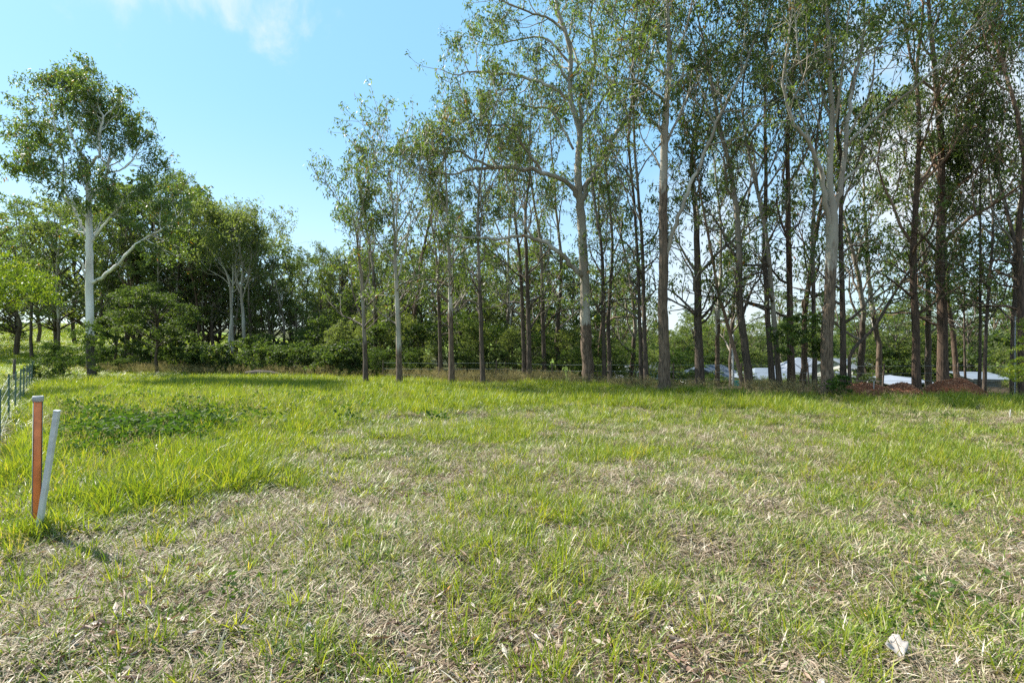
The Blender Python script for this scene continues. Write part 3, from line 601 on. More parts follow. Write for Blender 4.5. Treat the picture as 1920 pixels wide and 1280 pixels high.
def lobed(seed, name, height, radius, trunk_h, nlobe, lobe_r, per_lobe, leafn, llen, lwid, bark, leafm, trunk_r=0.12, shape='dome', stems=1, droop=0.2, flat=0.75):
    """dense crown: leaf sprays on the shells of many uneven lobes, carried by limbs"""
    rg = np.random.default_rng(seed); root = empty(name, (0, 0, 0))
    wood = Wood(); tips = []
    for s in range(stems):
        off = rg.normal(size=2) * 0.15 * (stems > 1)
        top = np.array([off[0] * 4, off[1] * 4, height * 0.72])
        pts = np.linspace([off[0], off[1], -0.3], top, 7); pts[1:-1, :2] += rg.normal(size=(5, 2)) * 0.06 * height * 0.15
        wood.tube(pts, np.linspace(trunk_r, trunk_r * 0.35, 7), 7, np.full(7, 0.9))
    for k in range(nlobe):
        zf = (k + rg.random()) / nlobe
        z = trunk_h + (height - trunk_h) * zf
        if shape == 'dome': rr = radius * math.sqrt(max(0.05, 1 - (zf * 0.96) ** 2.2)) * (0.55 + 0.45 * min(1, zf * 4 + 0.3))
        elif shape == 'column': rr = radius * (0.75 + 0.25 * math.sin(zf * 3.1)) * (1 - 0.6 * zf ** 3)
        else: rr = radius * (1 - zf * 0.8)
        a = rg.uniform(0, 6.283); q = rr * math.sqrt(rg.uniform(0.25, 1.0))
        c = np.array([math.cos(a) * q, math.sin(a) * q, z])
        lr = lobe_r * rg.uniform(0.6, 1.25)
        b0 = np.array([0, 0, max(trunk_h * 0.7, z - height * 0.22)]); mid = (b0 + c) / 2 + np.array([0, 0, -0.1 * lr])
        wood.tube(np.array([b0, mid, c]), [trunk_r * 0.35, trunk_r * 0.2, trunk_r * 0.1], 4, np.full(3, 0.8))
        m = int(per_lobe * (lr / lobe_r) ** 2)
        d = unit(rg.normal(size=(m, 3))); d[:, 2] = np.where(d[:, 2] < -0.3, -d[:, 2] * 0.6, d[:, 2])
        tips.append(c + unit(d) * lr * rg.uniform(0.5, 1.3, (m, 1)) * np.array([1, 1, flat]))
    tips = np.concatenate(tips)
    for kk in range(len(wood.B)):
        if name == 'forest_tree' and wood.B[kk].size == 49: wood.B[kk] = np.repeat(np.array([.9, .8, .6, .4, .25, .1, .1]), 7)
    ob('trunk', wood.mesh('trunk', M[bark]), root)
    ob('crown', crown_mesh('crown', tips, rg, leafn, lobe_r * 0.32, llen, lwid, M[leafm], droop, tvar=0.7), root)
    return root

def put(proto, used, x, y, s, rz, label, cat, group=None, sz=None):
    o = proto if not used else copy_tree(proto)
    o.location = (x, y, gz(x, y)); o.rotation_euler = (0, 0, rz); o.scale = (s, s, s * (sz or 1))
    if group is None and 'group' in o: del o['group']
    tag(o, label, cat, group)
    return o

R_ = random.Random(5)
MARKS = [(20, 'the left picture edge'), (100, 'the fence end'), (168, 'the tall white trunk'), (292, 'the small rounded dark tree'), (432, 'the pale many-stemmed gums'), (560, 'the gap under the open sky'),
         (685, 'the left-leaning row tree'), (748, 'the grey-white row tree'), (846, 'the dark-based pale row tree'), (905, 'the straight thin brown trunk'), (988, 'the two dark trunks standing together'),
         (1100, 'the large pale gum'), (1138, 'the twin dark trunks'), (1207, 'the close dark pair'), (1246, 'the thick brown-grey gum'), (1311, 'the low-branched dark trunk'), (1400, 'the thick leaning trunk'),
         (1457, 'the pair before the tan house'), (1483, 'the straight dark trunk'), (1552, 'the biggest mottled trunk'), (1640, 'the dark feathery bush'), (1718, 'the high-forking dark trunk'), (1769, 'the thickest dark trunk'),
         (1842, 'the slim pair by the shed'), (1900, 'the pale pipe'), (1990, 'the right picture edge')]
def where(px):
    if px < -20: return 'beyond the left picture edge'
    if px > 2000: return 'beyond the right picture edge'
    m = min(MARKS, key=lambda q: abs(q[0] - px)); d = px - m[0]
    return ('right behind ' if abs(d) < 9 else ('just left of ' if d < 0 else 'just right of ')) + m[1]
# second and third rank of gums behind the tree row
protos = [generic_gum(101, 14, 2.8, 12, 3.0, 'bark_grey', 'gum_leaf', 5, 0.28, 0.25, 0.075, (5, 9)),
          generic_gum(102, 15.5, 3.4, 12, 3.2, 'bark_red', 'gum_leaf', 5, 0.28, 0.25, 0.075, (8, 12)),
          generic_gum(103, 12, 2.4, 12, 2.8, 'bark_grey', 'dark_leaf', 5, 0.28, 0.25, 0.075, (2, 5)),
          generic_gum(104, 15, 3.0, 12, 3.0, 'bark_gum', 'gum_leaf', 5, 0.28, 0.25, 0.075, (3, 6))]
used = [False] * 4
spots = [q for q in [(705, 30, .8), (775, 31, .85), (800, 29, .8), (870, 32, .8), (925, 29, .9), (950, 33, .9), (965, 28, .85), (1050, 30, .95), (1062, 27, .9), (1120, 31, .9),
         (1165, 28, .95), (1180, 33, 1), (1226, 29, .95), (1284, 31, .95), (1345, 27, .8), (1372, 33, 1), (1425, 26, .9), (1504, 26, .95),
         (1610, 26, 1.0), (1650, 29, 1), (1690, 25, .85), (1742, 28, 1.0), (1797, 26, .8), (1868, 26, .9), (1935, 23, 1), (1985, 21, 1), (2060, 20, 1), (2150, 19, 1.05)] if q[0] not in (800, 925, 965, 1062, 1165, 1226, 1425, 1690, 1868, 1284)]
for i, (px, D, s) in enumerate(spots):
    k = i % 4; x = (px - 960) / F * D
    put(protos[k], used[k], x, D, s, R_.uniform(0, 6.28), 'slim back-row gum, ' + ['grey', 'reddish', 'dark-crowned', 'pale'][k] + ' stem, ' + where(px), 'tree', 'gums in the back rows of the tree row')
    used[k] = True

# left forest
fp = [lobed(201, 'forest_tree', 12, 3.6, 2.8, 44, 0.85, 17, 8, 0.28, 0.10, 'bark_grey', 'forest_leaf', 0.2),
      lobed(202, 'forest_tree', 13, 3.1, 3.0, 44, 0.8, 17, 8, 0.28, 0.10, 'bark_grey', 'dark_leaf', 0.2),
      lobed(203, 'forest_tree', 11, 3.9, 2.4, 46, 0.9, 17, 8, 0.28, 0.10, 'bark_grey', 'forest_leaf', 0.2),
      lobed(204, 'forest_tree', 13.5, 3.0, 3.4, 40, 0.8, 18, 8, 0.28, 0.09, 'bark_gum', 'gum_leaf', 0.2)]
fu = [False] * 4
def top_scale(px, py, D, h0, x):
    return (EYE + (640 - py) / F * D - gz(x, D)) / h0
fh = [11.4, 12.4, 10.6, 12.8]
left = [(-60, 455, 46), (-10, 440, 52), (30, 415, 48), (70, 430, 58), (105, 395, 47), (140, 420, 60), (175, 395, 50), (215, 400, 60), (245, 370, 49), (285, 362, 46), (325, 360, 50),
        (360, 372, 47), (395, 400, 49), (410, 455, 45), (445, 455, 52), (480, 448, 50), (512, 462, 54), (545, 480, 50), (575, 492, 56), (605, 492, 52), (640, 500, 48), (665, 505, 55), (505, 520, 44), (380, 470, 43), (335, 450, 43), (300, 520, 43), (555, 560, 42), (600, 560, 43), (250, 480, 44), (470, 540, 46),
        (640, 490, 40), (680, 480, 42), (715, 490, 38), (755, 470, 44), (790, 480, 40), (830, 495, 42), (870, 455, 45), (905, 480, 40), (950, 465, 44), (990, 485, 40), (1030, 490, 44), (1075, 500, 42), (1120, 515, 46), (1170, 535, 50), (700, 500, 52), (770, 500, 55), (850, 500, 54), (930, 500, 56), (1010, 510, 55), (1090, 530, 56), (1150, 550, 58), (1210, 570, 60), (735, 540, 33.5), (880, 545, 34), (960, 550, 35), (1050, 560, 34), (600, 545, 38), (660, 560, 36), (740, 570, 35), (820, 580, 36), (910, 575, 36), (1000, 590, 37)]
for i, (px, py, D) in enumerate(left):
    k = i % 4; x = (px - 960) / F * D; s = top_scale(px, py, D, fh[k], x)
    put(fp[k], fu[k], x, D, s, R_.uniform(0, 6.28), ('taller ' if py < 430 else 'lower ') + ['broad', 'dark', 'spreading', 'narrow'][k] + ' forest tree ' + where(px), 'tree', 'gums of the left forest'); fu[k] = True
for px, py, D in ((-120, 380, 60), (-160, 420, 50), (-220, 380, 55), (90, 500, 75), (200, 500, 78), (320, 500, 80), (20, 500, 80), (-60, 520, 85), (430, 510, 75)):
    x = (px - 960) / F * D; k = R_.randrange(4); s = top_scale(px, py, D, fh[k], x)
    put(fp[k], True, x, D, s, R_.uniform(0, 6.28), 'far forest tree on the hill top ' + where(px), 'tree', 'gums of the left forest')

gh = [15.2, 16.6, 13.2, 16.2]
for i, (px, py, D) in enumerate([(190, 385, 44), (232, 375, 42), (262, 362, 45), (300, 352, 43), (338, 352, 44), (372, 368, 42), (402, 400, 43), (436, 440, 44), (470, 448, 42), (498, 450, 45), (530, 462, 42), (562, 482, 43), (590, 485, 41), (622, 488, 42), (652, 480, 39), (110, 400, 43), (60, 405, 45), (700, 470, 36), (770, 460, 37), (860, 450, 36)]):
    k = i % 4; x = (px - 960) / F * D; s = top_scale(px, py, D, gh[k], x)
    put(protos[k], True, x, D, s, R_.uniform(0, 6.28), 'thin ' + ['grey', 'reddish', 'dark-crowned', 'pale'][k] + '-stemmed forest gum ' + where(px), 'tree', 'tall gums at the front of the forest')
# valley woods far behind the houses and centre
for i in range(75):
    D = R_.uniform(62, 135); px = R_.uniform(560, 2150); py = 626 - 34 * R_.random() ** 2 - 45 * float(sst(1500, 1800, px)) * R_.random() - 25 * float(sst(1100, 800, px))
    x = (px - 960) / F * D; k = R_.randrange(4); s = max(0.5, top_scale(px, py, D, fh[k], x))
    put(fp[k], True, x, D, s, R_.uniform(0, 6.28), ('nearer' if D < 95 else 'farther') + ' rounded tree of the valley wood ' + where(px), 'tree', 'trees of the valley wood', sz=1.0)
for i in range(34):
    D = R_.uniform(58, 95); px = R_.uniform(1230, 1600); py = 640 - 30 * R_.random() + 8 * float(px < 1300)
    x = (px - 960) / F * D; k = R_.randrange(4); s = max(0.4, top_scale(px, py, D, fh[k], x))
    put(fp[k], True, x, D, s, R_.uniform(0, 6.28), ('small ' if s < 0.75 else 'large ') + 'valley tree above the roofs ' + where(px), 'tree', 'trees of the valley wood')
for i in range(60):
    a = R(R_.uniform(-65, 65)); D = R_.uniform(150, 300); x = D * math.sin(a); y = D * math.cos(a)
    put(fp[R_.randrange(4)], True, x, y, R_.uniform(1.0, 1.5), R_.uniform(0, 6.28), 'tree of the farthest skyline wood ' + where(960 + 960 * math.tan(a)), 'tree', 'trees of the farthest wood', sz=0.9)

for px, py, D in ((1608, 590, 50), (1640, 575, 56), (1680, 585, 48), (1725, 565, 58), (1785, 560, 50), (1815, 575, 44), (1865, 550, 52), (1900, 560, 46), (1945, 540, 50), (2010, 540, 44), (1590, 600, 60), (1300, 598, 64), (1345, 590, 70)):
    x = (px - 960) / F * D; k = R_.choice([1, 1, 0, 3]); s = top_scale(px, py, D, fh[k], x)
    put(fp[k], True, x, D, s, R_.uniform(0, 6.28), ('tall ' if py < 570 else 'shorter ') + 'dark tree beyond the roofs ' + where(px), 'tree', 'dark trees beyond the roofs')
# understory bushes behind the tree row
up = [lobed(301, 'wattle_bush', 4.2, 1.9, 0.5, 22, 0.75, 26, 13, 0.19, 0.055, 'bark_grey', 'wattle_leaf', 0.06, 'dome', 3, 0.1),
      lobed(302, 'wattle_bush', 3.6, 2.1, 0.3, 22, 0.75, 26, 13, 0.19, 0.07, 'bark_grey', 'dark_leaf', 0.06, 'dome', 3, 0.1),
      lobed(303, 'wattle_bush', 5.2, 1.8, 0.8, 24, 0.8, 26, 13, 0.20, 0.055, 'bark_grey', 'forest_leaf', 0.07, 'column', 2, 0.2)]
uu = [False] * 3; uh = [4.7, 4.1, 5.7]
und = [(585, 610, 37), (610, 585, 34), (640, 600, 30), (618, 655, 29), (660, 655, 28), (690, 575, 32), (705, 650, 27.5), (725, 600, 30), (765, 590, 30), (778, 650, 27.5), (800, 600, 29), (815, 640, 27), (855, 580, 30), (870, 655, 27), (890, 600, 28.5),
       (930, 600, 31), (945, 655, 27.5), (965, 610, 29), (1010, 620, 30), (1030, 650, 28), (1060, 610, 30), (1075, 650, 27), (1120, 630, 30), (1150, 640, 29), (1175, 640, 33), (1120, 672, 27),
       (1225, 655, 36), (1275, 650, 40), (1010, 670, 27), (900, 672, 27), (740, 672, 27), (1640, 640, 47), (1668, 625, 50), (1600, 605, 56), (1700, 640, 48), (1755, 610, 46), (1800, 640, 46), (1880, 610, 38), (1930, 600, 34), (1990, 600, 28), (1850, 650, 44),
       (1395, 690, 34), (1330, 700, 31), (1500, 700, 30), (1440, 705, 33), (1560, 700, 32), (1350, 655, 55), (1420, 650, 58), (1300, 640, 60), (1465, 640, 62),
       (1150, 697, 38), (1182, 702, 36), (1262, 700, 40), (1268, 684, 46), (1322, 716, 33), (1390, 704, 40), (1476, 702, 38), (1497, 706, 34), (1528, 704, 38), (1562, 702, 42), (1560, 714, 34), (1345, 700, 44), (1420, 712, 32), (1230, 712, 30), (1195, 716, 28)]
for i, (px, py, D) in enumerate(und):
    k = i % 3; x = (px - 960) / F * D; s = top_scale(px, py, D, uh[k], x)
    put(up[k], uu[k], x, D, s * 1.0, R_.uniform(0, 6.28), ('high ' if py < 625 else 'low ') + ['green dome-shaped', 'dark spreading', 'column-like'][k] + ' bush ' + where(px), 'bush', 'understory bushes behind the tree row'); uu[k] = True

# low dark scrub at the forest foot
sp = lobed(310, 'shrub', 1.5, 1.3, 0.1, 14, 0.5, 24, 12, 0.14, 0.06, 'bark_grey', 'dark_leaf', 0.03, 'dome', 3, 0.0)
su = False
for i, (px, D) in enumerate([(205, 34), (235, 33), (330, 34), (355, 33), (385, 33), (420, 32), (455, 32), (490, 31.5), (520, 31), (550, 30.5), (580, 30), (610, 29), (640, 28.5), (560, 34), (500, 35), (595, 33), (670, 27.5), (250, 37), (290, 36)]):
    x = (px - 960) / F * D
    put(sp, su, x, D, R_.uniform(0.5, 1.5), R_.uniform(0, 6.28), ('nearer' if D < 32.5 else 'farther') + ' low dark scrub bush ' + where(px), 'bush', 'scrub along the forest foot'); su = True

# individually recognisable bushes and small trees
o = lobed(401, 'round_tree', 4.9, 2.3, 2.2, 26, 0.62, 46, 16, 0.13, 0.05, 'bark_grey', 'dark_leaf', 0.11, 'dome', 1, 0.0)
D = 32; x = (293 - 960) / F * D; put(o, False, x, D, top_scale(293, 530, D, 5.3, x), 0.4, 'small dark tree with a rounded cushion-like crown left of the pale stems', 'tree')
o = lobed(402, 'round_tree', 3.9, 1.3, 2.0, 14, 0.5, 40, 16, 0.13, 0.05, 'bark_grey', 'dark_leaf', 0.10, 'dome', 1, 0.0)
D = 36; x = (218 - 960) / F * D; put(o, False, x, D, top_scale(218, 580, D, 4.2, x), 0.4, 'small dark tree left of the rounded cushion-like one, casting a shadow down the slope', 'tree')
for j, (px, py, D, h, r, lab) in enumerate([(165, 605, 26.5, 3.2, 0.85, 'light green sapling growing against the white trunk on the far left'),
                                         (118, 650, 25, 2.4, 0.6, 'low bright green sapling between the fence end and the white trunk'),
                                         (98, 640, 30, 2.6, 0.6, 'feathery green sapling on the edge of the sunny paddock')]):
    o = lobed(410 + j, 'sapling', h, r, 0.6, 13, 0.42, 26, 12, 0.13, 0.04, 'bark_grey', 'wattle_leaf', 0.03, 'column', 1, 0.5)
    x = (px - 960) / F * D; put(o, False, x, D, top_scale(px, py, D, h + 0.3, x), j, lab, 'sapling')
o = lobed(420, 'wattle_tree', 5.0, 2.0, 3.3, 24, 0.7, 30, 15, 0.17, 0.035, 'bark_grey', 'lime_leaf', 0.08, 'dome', 1, 0.9)
D = 19; x = (-25 - 960) / F * D; put(o, False, x, D, top_scale(-25, 470, D, 5.5, x), 1.0, 'bright yellow-green feathery tree reaching in from the left edge', 'tree')
o = lobed(421, 'gum_tree', 11, 3.4, 4.5, 18, 1.0, 24, 13, 0.2, 0.055, 'bark_gum', 'gum_leaf', 0.2, 'dome', 1, 0.8)
D = 30; x = (-75 - 960) / F * D; put(o, False, x, D, top_scale(-75, 285, D, 11.6, x), 2.0, 'gum crown reaching in from the left edge behind the tall white-trunked gum', 'tree')
o = lobed(430, 'sapling', 3.0, 1.0, 1.4, 16, 0.4, 26, 12, 0.13, 0.045, 'bark_gum', 'wattle_leaf', 0.035, 'dome', 1, 0.5)
D = 17.4; x = (1505 - 960) / F * D; put(o, False, x, D, top_scale(1490, 578, D, 3.3, x), 0.3, 'bright green bushy sapling with a thin bent pale stem left of the biggest trunk', 'sapling')
o = lobed(431, 'shrub', 0.75, 0.42, 0.05, 10, 0.2, 18, 8, 0.08, 0.045, 'bark_grey', 'weed_leaf', 0.012, 'dome', 4, 0.0)
D = D4 - 0.55; x = (1572 - 960) / F * D; put(o, False, x, D, 0.9, 0.3, 'small green shrub at the foot of the biggest mottled trunk', 'shrub')
o = lobed(432, 'shrub', 1.5, 1.2, 0.1, 18, 0.42, 30, 14, 0.18, 0.022, 'bark_grey', 'conifer_leaf', 0.03, 'dome', 3, 0.0)
D = 24; x = (1625 - 960) / F * D; put(o, False, x, D, top_scale(1625, 703, D, 1.6, x), 0.3, 'rounded dark feathery bush between the biggest trunk and the brown heap', 'bush')
# gum branch entering from the right edge: near young gum outside the frame
o = lobed(433, 'gum_tree', 4.2, 1.25, 1.5, 20, 0.42, 26, 14, 0.16, 0.028, 'bark_red', 'lime_leaf', 0.06, 'dome', 1, 0.35)
D = 12.6; x = (1955 - 960) / F * D; put(o, False, x, D, top_scale(1950, 585, D, 4.5, x), 0.3, 'young gum with pinkish twigs and narrow pale leaves at the right edge', 'tree')
o.children[1].data.materials[0] = M['wattle_leaf']
for j, (px, py, D, lab) in enumerate([(75, 700, 26, 'dark broad-leaved bush at the far end of the wire fence'), (18, 635, 60, 'dark bush on the hill top at the left edge')]):
    o = put(sp, True, (px - 960) / F * D, D, 0.5 if j == 0 else 1.2, j, lab, 'bush')

# ------------------------------------------------------------------ grass, straw, weeds as scattered stuff
def blades(n_, spreadr, lmin, lmax, wmin, wmax, lean, curl, seed, tmu=0.45, tsd=0.2, zoff=0.0, rnd=False):
    rg = np.random.default_rng(seed)
    a = rg.uniform(0, 2 * np.pi, n_); r = spreadr * np.sqrt(rg.random(n_))
    b = np.stack([np.cos(a) * r, np.sin(a) * r, np.full(n_, -0.01) + zoff * rg.random(n_)], 1)
    az = rg.uniform(0, 2 * np.pi, n_) if rnd else a + rg.normal(0, 0.9, n_)
    hd = np.stack([np.cos(az), np.sin(az), np.zeros(n_)], 1)
    L = rg.uniform(lmin, lmax, n_); w = rg.uniform(wmin, wmax, n_)
    th = np.clip(np.abs(rg.normal(lean, 0.25, n_)), 0.02, 1.5)
    cu = rg.uniform(0.3, 1.2, n_) * curl
    sd_ = np.stack([-np.sin(az), np.cos(az), np.zeros(n_)], 1)
    tw = rg.normal(0, 0.6, n_)[:, None]; sd_ = unit(sd_ * np.cos(tw) + hd * np.sin(tw))
    rows = []; p_ = b.copy(); prev = th.copy()
    K = 3
    for k in range(K + 1):
        wk = w * [0.8, 1.0, 0.7, 0.0][k]
        if k < K: rows.append(p_ - sd_ * wk[:, None] * .5); rows.append(p_ + sd_ * wk[:, None] * .5)
        else: rows.append(p_.copy())
        prev = np.minimum(prev + cu / K, 2.3)
        p_ = p_ + (hd * np.sin(prev)[:, None] + UP * np.cos(prev)[:, None]) * (L / K)[:, None]
        p_[:, 2] = np.maximum(p_[:, 2], 0.004 + 0.01 * rg.random(n_))
    V = np.stack(rows, 1).reshape(-1, 3); i = np.arange(n_) * 7
    Q = np.concatenate([np.stack([i, i + 1, i + 3, i + 2], 1), np.stack([i + 2, i + 3, i + 5, i + 4], 1)])
    Tt = np.stack([i + 4, i + 5, i + 6], 1)
    t = np.clip(rg.normal(tmu, tsd, n_), 0, 1)
    return V, Q, Tt, np.concatenate([t, t, t])

lib = bpy.data.collections.new("grass_library")
def proto_set(prefix, specs, mat):
    c = bpy.data.collections.new(prefix)
    for k, s in enumerate(specs):
        V, Q, Tt, t = s
        o = bpy.data.objects.new("%s_%02d" % (prefix, k), mk(prefix, V, Q, Tt, attrs={'tint': t}, mats=[mat])); c.objects.link(o)
    return c

def scatter(name, coll, pts, rot, scl, idx, label, cat='grass'):
    me = bpy.data.meshes.new(name); me.vertices.add(len(pts)); me.vertices.foreach_set("co", np.asarray(pts, np.float32).ravel())
    at = me.attributes.new("rot", 'FLOAT_VECTOR', 'POINT'); at.data.foreach_set("vector", np.asarray(rot, np.float32).ravel())
    at = me.attributes.new("scl", 'FLOAT_VECTOR', 'POINT'); at.data.foreach_set("vector", np.asarray(scl, np.float32).ravel())
    at = me.attributes.new("idx", 'INT', 'POINT'); at.data.foreach_set("value", np.asarray(idx, np.int32))
    o = ob(name, me)
    ng = bpy.data.node_groups.new(name, 'GeometryNodeTree')
    ng.interface.new_socket("Geometry", in_out='INPUT', socket_type='NodeSocketGeometry')
    ng.interface.new_socket("Geometry", in_out='OUTPUT', socket_type='NodeSocketGeometry')
    N, L = ng.nodes, ng.links
    gi = N.new("NodeGroupInput"); go = N.new("NodeGroupOutput")
    ci = N.new("GeometryNodeCollectionInfo"); ci.inputs['Collection'].default_value = coll
    ci.inputs['Separate Children'].default_value = True; ci.inputs['Reset Children'].default_value = True
    iop = N.new("GeometryNodeInstanceOnPoints"); iop.inputs['Pick Instance'].default_value = True
    def na(nm, ty):
        q = N.new("GeometryNodeInputNamedAttribute"); q.data_type = ty; q.inputs['Name'].default_value = nm; return q.outputs['Attribute']
    L.new(gi.outputs[0], iop.inputs['Points']); L.new(ci.outputs[0], iop.inputs['Instance'])
    e2r = N.new("FunctionNodeEulerToRotation"); L.new(na("rot", 'FLOAT_VECTOR'), e2r.inputs[0])
    L.new(na("idx", 'INT'), iop.inputs['Instance Index']); L.new(e2r.outputs[0], iop.inputs['Rotation']); L.new(na("scl", 'FLOAT_VECTOR'), iop.inputs['Scale'])
    L.new(iop.outputs[0], go.inputs[0])
    md = o.modifiers.new("scatter", 'NODES'); md.node_group = ng
    tag(o, label, cat, kind='stuff')
    return o

# smooth value noise on a lattice, to lay out patches
class Noise2:
    def __init__(s, seed, n=256): s.g = np.random.default_rng(seed).random((n, n)); s.n = n
    def __call__(s, x, y, sc):
        x = np.asarray(x) / sc + 100; y = np.asarray(y) / sc + 100
        xi = np.floor(x).astype(int); yi = np.floor(y).astype(int); fx = x - xi; fy = y - yi
        fx = fx * fx * (3 - 2 * fx); fy = fy * fy * (3 - 2 * fy); n = s.n; g = s.g
        return (g[xi % n, yi % n] * (1 - fx) * (1 - fy) + g[(xi + 1) % n, yi % n] * fx * (1 - fy) + g[xi % n, (yi + 1) % n] * (1 - fx) * fy + g[(xi + 1) % n, (yi + 1) % n] * fx * fy)
N1, N2_, N3_ = Noise2(1), Noise2(2), Noise2(3)
def fbm(N_, x, y, sc): return (N_(x, y, sc) * 0.55 + N_(x + 31, y + 17, sc * 0.45) * 0.3 + N_(x + 7, y + 53, sc * 0.2) * 0.15)

def field_points(n_, r0, r1, rg, ang=56):
    """points in the seen sector, plus a margin"""
    a = np.radians(rg.uniform(-ang, ang, n_)); r = np.sqrt(rg.uniform(r0 ** 2, r1 ** 2, n_))
    return r * np.sin(a), r * np.cos(a)
def edge_y(x):
    """far edge of the open grass, metres"""
    return np.interp(x, [-40, -20, -10, -3, 2, 6, 10, 16, 24], [33, 31, 27, 24.2, 23.6, 19.0, 17.2, 16.3, 16.5])
def fence_x(y): return -9.9 - 0.90 * (y - 10.7)

def pts3(x, y): return np.stack([x, y, ground(x, y)], 1)
def rots(n_, rg, tilt=0.12):
    return np.stack([rg.normal(0, tilt, n_), rg.normal(0, tilt, n_), rg.uniform(0, 6.283, n_)], 1)

g_fine = proto_set('fine_tuft', [blades(34, 0.10, 0.035, 0.13, 0.005, 0.011, 0.75, 1.1, 500 + k, 0.42, 0.28, rnd=True) for k in range(6)], M['grass_fine'])
g_broad = proto_set('broad_tuft', [blades(26, 0.07, 0.12, 0.30, 0.006, 0.011, 0.32, 0.9, 520 + k, 0.45, 0.22) for k in range(6)], M['grass_broad'])
g_straw = proto_set('straw_mat', [blades(110, 0.15, 0.03, 0.12, 0.003, 0.006, 1.1, 0.8, 540 + k, 0.5, 0.3, 0.05, True) for k in range(6)], M['straw'])

rg = np.random.default_rng(77)
def greenness(x, y):
    """0 = straw and litter, 1 = lush grass"""
    g = fbm(N1, x, y, 1.6) * 1.1 + 0.16
    g = g + 0.35 * sst(5, 10, y)                      # sparser and drier near the camera
    g = g + 0.25 * sst(-0.5, -3.5, x) * sst(3.5, 6, y)   # lush left
    g = g - 0.10 * sst(8, 4, y) * sst(-0.8, 0.2, x) + 0.16 * sst(5.6, 3.5, y) * sst(0.0, -1.2, x)
    g = g + 0.16 * sst(0.8, 2.4, x) * sst(6, 3, y)
    g = g - 0.35 * np.exp(-(((x - 0.3) / 0.9) ** 2 + ((y - 2.6) / 0.7) ** 2))      # bare patch at the bottom centre
    g = g - 0.08 * np.exp(-(((x + 1.5) / 1.4) ** 2 + ((y - 5.0) / 1.2) ** 2))
    g = g - 0.18 * np.exp(-(((x + 2.0) / 1.6) ** 2 + ((y - 9.5) / 2.0) ** 2))
    return g
def mk_field(n_, r0, r1, coll, name, label, accept, scale, hz=None, nvar=6, tilt=0.12, cat='grass', seed=1, inside=True):
    rg = np.random.default_rng(seed); X_, Y_, S_ = [], [], []
    for (nn, a, b) in zip(n_, r0, r1):
        x, y = field_points(nn, a, b, rg); keep = rg.random(nn) < accept(x, y)
        if inside: keep &= (y < edge_y(x)) & (x > fence_x(y) - 0.3)
        X_.append(x[keep]); Y_.append(y[keep])
    x = np.concatenate(X_); y = np.concatenate(Y_); m = len(x)
    s = scale(x, y, rg); sc = np.stack([s, s, s * (hz(x, y, rg) if hz else 1)], 1)
    return scatter(name, coll, pts3(x, y), rots(m, rg, tilt), sc, rg.integers(0, nvar, m), label, cat), m

cnt = 0
o, m = mk_field([11000, 17000, 19000], [1.2, 5, 11], [5, 11, 31], g_straw, 'dry_grass', 'flattened straw-coloured dead grass matting the whole paddock',
     lambda x, y: np.clip((1.2 - greenness(x, y) * 0.6) * (0.3 + 1.1 * sst(0.3, 0.6, fbm(N1, x + 3, y, 0.3))), 0.15, 1), lambda x, y, g: g.uniform(0.7, 1.25, len(x)) * (1 + 0.02 * y), None, tilt=0.06, seed=11); cnt += m
o, m = mk_field([25000, 36000, 50000], [1.2, 5, 11], [5, 11, 31], g_fine, 'grass', 'fine short green grass growing through the dead straw over the paddock',
     lambda x, y: np.clip((greenness(x, y) * 1.2 - 0.05) * (0.20 + 1.9 * sst(0.38, 0.60, fbm(N3_, x, y, 0.24))), 0.08, 1), lambda x, y, g: g.uniform(0.55, 1.35, len(x)) * (1 + 0.015 * y), lambda x, y, g: 0.55 + 0.9 * fbm(N2_, x, y, 0.5) + 0.02 * y, seed=12); cnt += m
def tall_mask(x, y):
    a = sst(0.50, 0.66, fbm(N3_, x, y, 1.8)) * 0.45
    xw = x + 0.12 * (y - 4) + 2.2 * (fbm(N1, x + 9, y, 1.4) - 0.5)
    left = sst(-0.6, -3.4, xw) * sst(4.0, 6.0, y + 1.5 * (fbm(N2_, x, y + 4, 0.9) - 0.5)) * 0.9
    far = sst(11.0, 15.0, y) * 0.85
    b = (a * (0.5 + 0.5 * sst(4, 8, y)) + left * (0.45 + 0.55 * sst(0.4, 0.6, fbm(N2_, x, y, 1.2))) + far * (0.4 + 0.6 * sst(0.35, 0.6, fbm(N1, x + 5, y, 2.0))))
    path = 0.85 * np.exp(-(((x + 2.8 + (y - 9) * 0.25) / 0.9) ** 2 + ((y - 9.5) / 2.6) ** 2))
    return np.clip(b - path, 0.10, 1)
o, m = mk_field([9500, 19000, 44000], [1.2, 5, 11], [5, 11, 31], g_broad, 'tall_grass', 'taller yellow-green broad-bladed grass on the left and along the far edge',
     tall_mask, lambda x, y, g: g.uniform(0.6, 1.1, len(x)) * (0.7 + 0.5 * tall_mask(x, y)) * (1 + 0.012 * y), lambda x, y, g: g.uniform(0.8, 1.25, len(x)), tilt=0.18, seed=13); cnt += m

sx_ = rg.normal(-3.92, 0.16, 60); sy_ = rg.normal(4.2, 0.14, 60)
s_q = rg.uniform(0.6, 1.1, 60)
scatter('tall_grass', g_broad, pts3(sx_, sy_), rots(60, rg, 0.25), np.stack([s_q, s_q, s_q], 1), rg.integers(0, 6, 60), 'tuft of long grass and straw round the feet of the two stakes', 'grass')
